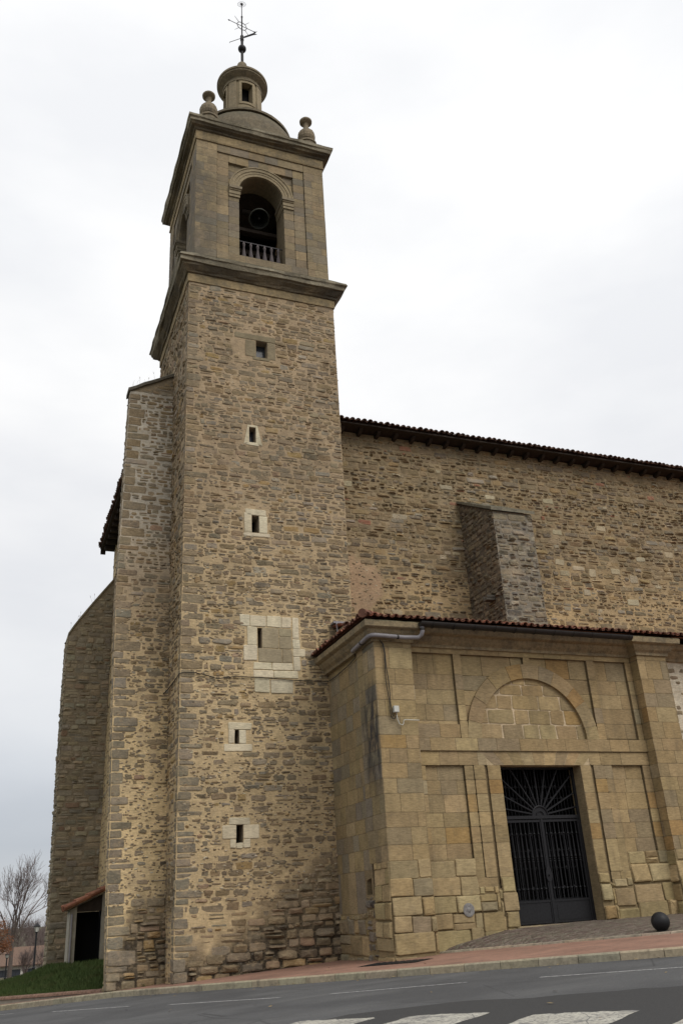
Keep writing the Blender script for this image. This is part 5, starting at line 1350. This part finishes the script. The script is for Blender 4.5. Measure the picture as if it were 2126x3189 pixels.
# ------------------------------------------------------------------ small things on the walls
def cables():
    mb = MB(); pts = [(2.96, 25.36, 4.93), (3.2, 25.36, 4.95), (3.42, 25.36, 5.06), (3.7, 25.36, 5.3), (4.0, 25.36, 5.55), (4.3, 25.36, 5.85), (4.44, 25.2, 6.0), (4.46, 24.6, 6.02), (4.465, 23.9, 6.05), (4.465, 23.57, 6.08), (4.6, 23.555, 6.12), (4.9, 23.555, 6.12), (5.25, 23.555, 6.06), (5.55, 23.555, 5.97), (5.8, 23.555, 6.02), (6.07, 23.555, 6.06), (6.6, 23.555, 6.05), (7.2, 23.555, 6.03), (7.77, 23.55, 6.0), (8.3, 23.555, 6.0), (8.72, 23.555, 6.01), (8.82, 23.5, 6.0), (8.82, 23.0, 5.98), (8.81, 22.5, 6.0), (8.81, 21.9, 6.03), (8.81, 21.3, 6.12), (8.72, 21.16, 6.18)]
    mb.tube(pts, .012, 6); tag(mb.obj('cable', M['cable'], None, (4.6, 23.5, 6.1)), 'thin black cable running level across the tower rubble', 'cable')
    mb = MB(); y = 19.955
    mb.tube([(8.95, y, 6.22), (9.03, y, 6.12), (9.06, y, 5.9), (9.05, y, 5.4), (9.04, y, 5.15), (9.07, y, 4.9), (9.1, y, 4.6), (9.09, y, 4.4), (9.13, y, 4.22), (9.2, y, 4.2), (9.24, y, 4.25)], .012, 6)
    mb.tube([(8.95, y, 6.22), (9.045, y, 6.12), (9.075, y, 5.9), (9.085, y, 5.5), (9.12, y, 5.15), (9.125, y, 4.9), (9.125, y, 4.6), (9.14, y, 4.35), (9.17, y, 4.28), (9.2, y, 4.3)], .012, 6)
    tag(mb.obj('cable', M['cable'], None, (9.05, y, 5)), 'pair of black cables hanging down the porch corner pilaster', 'cable')
    mb = MB(); mb.box(9.185, 9.325, 19.9, 19.985, 4.36, 4.52); mb.box(9.195, 9.315, 19.89, 19.9, 4.37, 4.51); o = tag(mb.obj('junction_box', M['white'], None, (9.25, 19.98, 4.36)), 'small white junction box on the corner pilaster', 'junction box')
    mb = MB(); mb.tube([(9.27, y, 4.36), (9.28, y, 4.2), (9.33, y, 4.08), (9.41, y, 4.05), (9.44, y, 4.09), (9.45, y, 4.17), (9.5, y, 4.185), (9.88, y, 4.18), (9.9, 20.0, 4.18)], .010, 6)
    tag(mb.obj('cable', M['white'], None, (9.4, y, 4.1)), 'thin white cable looping below the junction box', 'cable')
    x, z, y = 10.9, -.24, 20.30
    mb = MB(); R = Matrix.Translation((x, y, z)) @ Matrix.Rotation(math.radians(90), 4, 'X')
    mb.lathe(0, 0, [(.155, -.06), (.155, .03), (.15, .04), (.12, .045), (.06, .042), (.045, .05), (.02, .056), (.001, .056)], 32, mat=R); tag(mb.obj('wall_disc', M['disc'], None, (x, y, z)), 'round grey metal disc set low in the wall left of the gate', 'wall disc')
cables()

def ball():
    x, y = 13.19, 16.29; z = plaza_z(*ac(x, y)); t = thing('ball_bollard', 'black cast ball bollard standing on the edge of the paving', 'bollard', (x, y, z))
    r = .188; mb = MB(); mb.lathe(x, y, [(.001, z + .035)] + [(r * math.sin(math.radians(a)), z + .02 + r - r * math.cos(math.radians(a))) for a in range(25, 180, 8)] + [(.001, z + .02 + 2 * r)], 40); mb.obj('ball', M['ball'], t, smooth=True)
    mb = MB(); mb.lathe(x, y, [(.10, z - .02), (.10, z + .045), (.09, z + .06)], 24); mb.obj('foot', M['ball'], t)
ball()

# ------------------------------------------------------------------ left side: low wall, grass, shed
def coping_top(a): return zk(a) + min(.30, .08 + .027 * max(0, -7.6 - a))
def low_wall():
    t = thing('low_wall', 'low kerbside wall with rounded brick coping below the grass', 'low wall', (*kxy(-10, .6), zk(-10)))
    mb = MB(); br = MB(); rng = random.Random(61); As = [-6.9 - i * .6 for i in range(45)]
    vs = []
    for a in As:
        for c, z in ((.56, zk(a) - .2), (.56, coping_top(a) - .085), (.78, coping_top(a) - .085), (.78, zk(a) - .2)): x, y = kxy(a, c); vs.append((x, y, z))
    mb.add(vs, [(i * 4 + j, (i + 1) * 4 + j, (i + 1) * 4 + j + 1, i * 4 + j + 1) for i in range(len(As) - 1) for j in range(3)] + [(0, 1, 2, 3)], A4((.36, .30, .2))); mb.obj('wall_base', M['concrete'], t)
    a = -6.9
    while a > -33:
        b = a - .115; vs = []; n = 7
        for q in (a - .006, b + .006):
            for j in range(n + 1): th = math.pi * j / n; x, y = kxy(q, .62 - .11 * math.cos(th)); vs.append((x, y, coping_top(q) - .075 + .08 * math.sin(th) ** .7))
        k = n + 1; br.add(vs, [(j, j + 1, k + j + 1, k + j) for j in range(n)] + [tuple(range(k)), tuple(range(2 * k - 1, k - 1, -1))], jitcol(rng, (.3, .2, .14), .3)); a = b
    br.obj('brick_coping', M['brick'], t)
low_wall()

BACKL = [(-9, 54, -3.6), (-4, 50, -3.0), (-.8, 46, -2.45), (1.09, 44, -2.19), (1.62, 43, -2.0), (2.1, 40, -1.72), (2.42, 36.2, -1.36), (2.80, 33.05, -1.25), (4.15, 32.95, -1.21)]
FRONTA = [-30, -22, -17, -14, -12.2, -10.8, -9.4, -7.8, -6.4]
def grass_grid():
    rows = []; m = 12; N = 40
    def interp(lst, f):
        q = f * (len(lst) - 1); i = min(int(q), len(lst) - 2); g = q - i; return tuple(a + (b - a) * g for a, b in zip(lst[i], lst[i + 1]))
    fl = [(*kxy(a, .74), coping_top(a) - .05) for a in FRONTA]
    for i in range(N + 1):
        f = i / N; p, q = interp(fl, f), interp(BACKL, f); r = []
        for j in range(m + 1):
            g = j / m; z = p[2] + (q[2] - p[2]) * g + .10 * math.sin(math.pi * g) + .03 * mnoise.noise((p[0] + (q[0] - p[0]) * g, p[1] + (q[1] - p[1]) * g, 0)) * math.sin(math.pi * g)
            r.append((p[0] + (q[0] - p[0]) * g, p[1] + (q[1] - p[1]) * g, z))
        d = Vector((q[0] - p[0], q[1] - p[1])).normalized(); r.append((q[0] + d.x * 4, q[1] + d.y * 4, q[2] - 1.6)); rows.append(r)
    return rows
def grass():
    rows = grass_grid(); mb = MB(); k = len(rows[0])
    for r in rows: mb.v.extend(r); mb.c.extend([(.5, .5, .5, 1)] * k)
    mb.f = [(i * k + j, i * k + j + 1, (i + 1) * k + j + 1, (i + 1) * k + j) for i in range(len(rows) - 1) for j in range(k - 1)]
    struct(mb.obj('grass_slope', M['grass'], smooth=True))
    rng = random.Random(63); mb = MB()
    for _ in range(26000):
        f = rng.uniform(.28, .995) * (len(rows) - 1); g = (rng.random() ** 1.3) * (k - 2); i, j = int(f), int(g); a, b = f - i, g - j
        P = [Vector(rows[i][j]), Vector(rows[min(i + 1, len(rows) - 1)][j]), Vector(rows[i][j + 1]), Vector(rows[min(i + 1, len(rows) - 1)][j + 1])]
        p = P[0].lerp(P[1], a).lerp(P[2].lerp(P[3], a), b); h = rng.uniform(.05, .14); w = rng.uniform(.008, .016); t = rng.uniform(0, 6.28)
        d = Vector((math.cos(t) * w, math.sin(t) * w, 0)); l = Vector((rng.uniform(-.5, .5) * h, rng.uniform(-.5, .5) * h, h))
        mb.add([p - d, p + d, p + l], [(0, 1, 2)])
    struct(mb.obj('grass', M['blade']), 'stuff')
grass()

def shed():
    Y0, Y1, X0, X1 = 33.0, 34.0, 2.81, 4.1; zb = -1.6; XA, XB = 3.03, 3.84
    t = thing('lean_to_shed', 'small lean-to shed with orange tiled roof and dark doorway', 'shed', (3.3, 33, -1.2))
    mb = MB(); g = A4((.34, .31, .25)); zt = lambda x: .31 + (x - 2.65) * .44
    def wallq(x0, x1, z0, d=.16):
        mb.add([(x0, Y0, z0), (x1, Y0, z0), (x1, Y0, zt(x1)), (x0, Y0, zt(x0)), (x0, Y0 + d, z0), (x1, Y0 + d, z0), (x1, Y0 + d, zt(x1)), (x0, Y0 + d, zt(x0))], [(0, 1, 2, 3), (1, 5, 6, 2), (0, 3, 7, 4), (4, 7, 6, 5), (0, 4, 5, 1)], g)
    wallq(X0, XA, zb); wallq(XB, X1, zb); mb.box(X0, X0 + .16, Y0 + .16, Y1, zb, zt(X0) - .01, g); mb.box(X0 + .16, X1, Y1, Y1 + .1, zb, .3, g)
    o = mb.obj('shed_wall', M['concrete'], t)
    mb = MB(); mb.add([(XA, Y0 + .03, .31), (XB, Y0 + .03, .31), (XB, Y0 + .03, zt(XB)), (XA, Y0 + .03, zt(XA)), (XA, Y0 + .10, .31), (XB, Y0 + .10, .31), (XB, Y0 + .10, zt(XB)), (XA, Y0 + .1, zt(XA))], [(0, 1, 2, 3), (0, 4, 5, 1), (4, 7, 6, 5)]); mb.obj('lintel_board', M['wood'], t)
    mb = MB(); mb.box(X0 + .17, X1, Y0 + .9, Y1, zb, .30); mb.box(X0 + .17, XA, Y0 + .17, Y0 + .9, zb, .36); mb.box(XB, XB + .1, Y0 + .17, Y0 + .9, zb, .7); mb.obj('dark_interior', M['dark'], t)
    mb = MB(); rng = random.Random(65); up = Vector((.915, 0, .403)); L = 1.5
    tile_rows(mb, (2.64, Y0 - .16, .37), (0, 1, 0), up, 5, .23, L, rng, seg=.42, r=.15, cols=((1.5, 1.45, 1.3), (1.2, 1.1, 1.0), (1.75, 1.6, 1.4)))
    mb.add([(2.69, Y0 - .08, .34), (4.1, Y0 - .08, .96), (4.1, Y1, .96), (2.69, Y1, .34)], [(0, 1, 2, 3)], (.5, .5, .5, 1))
    mb.obj('shed_roof', M['tile'], t)
    mb = MB(); mb.tube([(X0 + .07, Y0 - .04, .25), (X0 + .07, Y0 - .04, -1.3)], .03, 8); mb.obj('down_pipe', M['zinc'], t)
shed()

# ------------------------------------------------------------------ distance: ground, house, lamps, trees
def terr_z(x, y):
    T = [(-3000, -3.2), (0, -2.9), (30, -2.7), (45, -2.75), (60, -3.15), (91, -4.4), (115, -5.45), (126, -6.1), (140, -6.3), (300, -9), (800, -12), (6000, -12)]
    for (a, za), (b, zb) in zip(T, T[1:]):
        if a <= y <= b: return za + (zb - za) * (y - a) / (b - a)
    return -3
def terrain():
    xs = [-3000, -800, -200, -80, -30, -10, 0, 5, 10, 20, 60, 200, 800, 3000]; ys = [-3000, -400, -60, 0, 20, 30, 45, 60, 75, 91, 105, 115, 126, 140, 180, 300, 800, 5500]; mb = MB()
    for y in ys:
        for x in xs: mb.v.append((x, y, terr_z(x, y) + (-.0 if y > 40 else -.8))); mb.c.append((.5, .5, .5, 1))
    n = len(xs); mb.f = [(j * n + i, j * n + i + 1, (j + 1) * n + i + 1, (j + 1) * n + i) for j in range(len(ys) - 1) for i in range(n - 1)]
    struct(mb.obj('terrain', M['terrain']))
terrain()
def house():
    t = thing('white_house', 'low white house with wide dark windows behind the bare trees', 'house', (4, 143, -6.3)); Y = 140; x0, x1 = -9, 17; ze = -4.85; zb = -6.6
    mb = MB(); mb.box(x0, x1, Y, Y + 12, zb, ze); w_ = mb.obj('wall', M['wallwhite'], t)
    mb = MB(); mb.add([(x0 - .5, Y - .6, ze), (x1 + .5, Y - .6, ze), (x1 + .5, Y + 12.6, ze), (x0 - .5, Y + 12.6, ze), (x0 + 3, Y + 6, ze + 2.1), (x1 - 3, Y + 6, ze + 2.1)], [(0, 1, 5, 4), (1, 2, 5), (2, 3, 4, 5), (3, 0, 4)], (.95, 1.0, .95, 1)); mb.box(x0 - .5, x1 + .5, Y - .6, Y + 12.6, ze - .12, ze - .004, (.6, .6, .6, 1)); mb.obj('roof', M['oldtile'], t)
    for i in range(-6, 7):
        a = 4.78 + i * 1.69; mb = MB(); mb.box(a, a + 1.17, Y - .04, Y + .02, -6.24, -5.38); o = mb.obj('window', M['iron'], t)
        p = MB(); p.box(a + .06, a + .56, Y - .05, Y - .042, -6.2, -5.43); p.box(a + .61, a + 1.11, Y - .05, Y - .042, -6.2, -5.43); p.obj('pane', M['glass'], o)
house()
def lamp(x, y, zb, h, label):
    t = thing('street_lamp', label, 'street lamp', (x, y, zb), 'old style street lamps'); k = h / 4.0
    mb = MB(); mb.lathe(x, y, [(.17, zb), (.17, zb + .25 * k), (.12, zb + .3 * k), (.13, zb + .75 * k), (.16, zb + .8 * k), (.09, zb + .9 * k), (.075, zb + 3.2 * k), (.10, zb + 3.25 * k), (.06, zb + 3.3 * k)], 12); mb.obj('pole', M['iron'], t)
    z = zb + 3.3 * k
    mb = MB(); mb.lathe(x, y, [(.13, z), (.23, z + .38 * k)], 6); mb.obj('glass_cage', M['white'], t)
    mb = MB(); mb.lathe(x, y, [(.15, z - .03), (.15, z + .02)], 6); mb.lathe(x, y, [(.31, z + .37 * k), (.30, z + .42 * k), (.14, z + .56 * k), (.05, z + .62 * k), (.05, z + .66 * k), (.001, z + .70 * k)], 6)
    for i in range(6): a = i * math.pi / 3; mb.tube([(x + .135 * math.cos(a), y + .135 * math.sin(a), z), (x + .235 * math.cos(a), y + .235 * math.sin(a), z + .38 * k)], .014, 4)
    mb.obj('lamp_hood', M['iron'], t)
lamp(4.96, 91, -4.4, 4.6, 'nearer tall black lantern street lamp beside the church buttress')
lamp(3.6, 124, -6.3, 3.45, 'farther small lantern street lamp left of the bare tree trunk')

def grow(mb, tw, p, d, L, r, lev, rng, spread=.5, upb=.1, segs=4, twigr=.012):
    pts = [p]; rs = [r]; q = p.copy(); dd = d.copy()
    for i in range(segs):
        dd = (dd + Vector((rng.uniform(-1, 1), rng.uniform(-1, 1), rng.uniform(-1, 1))) * .13 + Vector((0, 0, upb * .25))).normalized()
        q = q + dd * (L / segs); pts.append(q.copy()); rs.append(max(twigr, r * (1 - .55 * (i + 1) / segs)))
    (mb if lev >= 4 else tw).tube(pts, rs, 6 if lev >= 4 else 3, cap=False)
    if lev == 0: return
    n = rng.choice((3, 4)) if lev > 1 else rng.choice((3, 4, 5))
    for k in range(n):
        f = rng.uniform(.35, 1.0) if k else 1.0; i = min(int(f * segs), segs - 1); b = pts[i].lerp(pts[i + 1], f * segs - i)
        ax = dd.orthogonal().normalized(); ax = Matrix.Rotation(rng.uniform(0, 6.28), 3, dd) @ ax
        ang = rng.uniform(.35, 1.0) * spread * (1.2 if k else .5)
        nd = (Matrix.Rotation(ang, 3, ax) @ dd).normalized()
        grow(mb, tw, b, nd, L * rng.uniform(.58, .8), max(twigr, r * rng.uniform(.42, .6)), lev - 1, rng, spread, upb, 3 if lev < 4 else 4, twigr)
def bare_tree(x, y, z, h, label, seed, trunk_h=.4, r=.28, spread=.75, lev=5, name='bare_tree', cat='tree', group=None, stems=1):
    t = thing(name, label, cat, (x, y, z), group); rng = random.Random(seed); mb, tw = MB(), MB()
    for s_ in range(stems):
        d0 = Vector((rng.uniform(-.25, .25) * (stems > 1), rng.uniform(-.25, .25) * (stems > 1), 1)).normalized()
        b = Vector((x, y, z - .3)); tp = b + d0 * (h * trunk_h + .3)
        mb.tube([b, b + d0 * .5, b.lerp(tp, .6), tp], [r * 1.25, r, r * .85, r * .75], 9)
        n = 4 if stems == 1 else 3
        for k in range(n):
            a = 2 * math.pi * (k + rng.uniform(-.3, .3)) / n; ang = rng.uniform(.25, .75)
            d = Vector((math.cos(a) * math.sin(ang), math.sin(a) * math.sin(ang), math.cos(ang)))
            grow(mb, tw, b.lerp(tp, rng.uniform(.75, 1)), d, h * rng.uniform(.26, .36), r * .5, lev - 1, rng, spread, .35, 4)
        grow(mb, tw, tp, d0, h * .3, r * .6, lev - 1, rng, spread * .8, .35, 4)
    mb.obj('trunk', M['bark'], t); tw.obj('crown', M['twig'], t)
bare_tree(3.75, 115, -5.4, 10.6, 'tall bare winter tree with forked trunk, tallest in the distance', 5, .38, .26)
bare_tree(-2.5, 128, -6.1, 11.0, 'bare winter tree behind, at the very left edge', 9, .3, .22, 1.0)
EXTRA = [(2.5, 172, 8.6, 'distant bare tree beyond the house, left of the forked tree trunk'), (6.2, 178, 9.4, 'distant bare tree beyond the house, left of the nearer street lamp'), (9.4, 182, 9.0, 'distant bare tree beyond the house, right of the nearer street lamp'), (13.2, 186, 9.8, 'distant bare tree beyond the house, touching the church edge'), (-1.5, 180, 9.0, 'distant bare tree beyond the house at the left edge')]
for i, (x, y, h, lab) in enumerate(EXTRA): bare_tree(x, y, terr_z(x, y), h, lab, 170 + i, .15, .16, .9, 5, 'bare_tree', 'tree', 'bare trees beyond the house', 2)
for i, (x, y, h, lab) in enumerate(((8.2, 128, 4.6, 'bare bush just behind the nearer street lamp'), (10.0, 131, 5.2, 'bare bush against the church corner buttress'), (6.3, 134, 3.9, 'low bare bush right of the forked tree trunk'), (1.5, 132, 4.2, 'bare bush left of the forked tree trunk'), (8.8, 150, 7.2, 'taller bare shrub behind the white house roof, nearest the church'), (5.2, 156, 6.6, 'bare shrub behind the white house roof, behind the forked tree'), (11.8, 158, 8.0, 'bare shrub behind the house, partly hidden by the church'))):
    bare_tree(x, y, terr_z(x, y), h, lab, 70 + i, .12, .10, .8, 4, 'bare_shrub', 'shrub', 'bare shrubs in the distance', 3)
def leafy():
    x, y, z = 1.5, 98, terr_z(0, 98); t = thing('brown_leaf_tree', 'tree with rusty brown dead leaves at the left edge', 'tree', (x, y, z)); rng = random.Random(81); mb, tw = MB(), MB()
    mb.tube([(x, y, z - .3), (x + .05, y, z + 1.4), (x, y, z + 2.6), (x + .1, y, z + 4.6)], [.16, .13, .1, .04], 8)
    for k in range(9): a = k * 2.4; mb.tube([(x, y, z + 1.8 + k * .22), (x + 1.0 * math.cos(a), y + 1.0 * math.sin(a), z + 2.5 + k * .25), (x + 1.6 * math.cos(a), y + 1.6 * math.sin(a), z + 2.9 + k * .25)], [.05, .03, .012], 5)
    mb.obj('trunk', M['bark'], t)
    clumps = [(rng.uniform(-1.5, 1.5), rng.uniform(-1.5, 1.5), rng.uniform(2.3, 5.1)) for _ in range(60)]
    for (a, b, c) in clumps:
        if (a / 1.75) ** 2 + (b / 1.75) ** 2 + ((c - 3.7) / 1.75) ** 2 > 1: continue
        for _ in range(70):
            p = Vector((x + a + rng.gauss(0, .26), y + b + rng.gauss(0, .26), z + c + rng.gauss(0, .24))); u = Vector((rng.uniform(-1, 1), rng.uniform(-1, 1), rng.uniform(-1, 1))).normalized(); v = u.orthogonal().normalized(); s_ = rng.uniform(.05, .1)
            tw.add([p - u * s_, p + v * s_ * .6, p + u * s_, p - v * s_ * .6], [(0, 1, 2, 3)])
    tw.obj('crown', M['leaf'], t)
leafy()
# dry weeds growing on ledges
def weeds():
    for (x0, x1, yf, zf, n, lab) in ((3.0, 3.9, 25.9, lambda x: 16.6 + .5 * (x - 3.0), 7, 'sparse dry weeds on the coping of the stair buttress'), (2.35, 3.3, 36.6, lambda x: 10.95 + 1.5 * (x - 2.3), 16, 'dry weeds growing on the sloping head of the far buttress')):
        rng = random.Random(int(x0 * 10)); mb = MB()
        for _ in range(n):
            x = rng.uniform(x0, x1); p = Vector((x, yf + rng.uniform(-.1, .3), zf(x))); h = rng.uniform(.12, .5); d = Vector((rng.uniform(-.4, .4) * h, rng.uniform(-.4, .4) * h, h)); mb.tube([p, p + d * .6, p + d + Vector((rng.uniform(-.05, .05), 0, 0))], [.004, .003, .0015], 3)
            if h > .3: mb.tube([p + d * .8, p + d * 1.02], [.008, .003], 4)
        tag(mb.obj('dry_weeds', M['weed'], None, (x0, yf, zf(x0))), lab, 'weeds', 'dry weeds on the ledges')
weeds()
def litter():
    rng = random.Random(91); mb = MB()
    for _ in range(150):
        a, c = rng.uniform(-9, 10), (-abs(rng.gauss(0, .35)) - .02 if rng.random() < .6 else rng.uniform(.2, 3.2) if rng.random() < .5 else rng.uniform(-8, 0))
        x, y = kxy(a, c); z = (road_z(a, c) if c < 0 else plaza_z(a, c)) + .012; s_ = rng.uniform(.018, .045); t = rng.uniform(0, 6.28)
        d = Vector((math.cos(t), math.sin(t), rng.uniform(-.2, .2))) * s_; e = Vector((-math.sin(t), math.cos(t), rng.uniform(-.2, .3))) * s_ * .55; p = Vector((x, y, z + s_ * .15))
        mb.add([p - d, p - e * .8, p + d, p + e], [(0, 1, 2, 3)])
    struct(mb.obj('fallen_leaves', M['weed']), 'stuff')
litter()
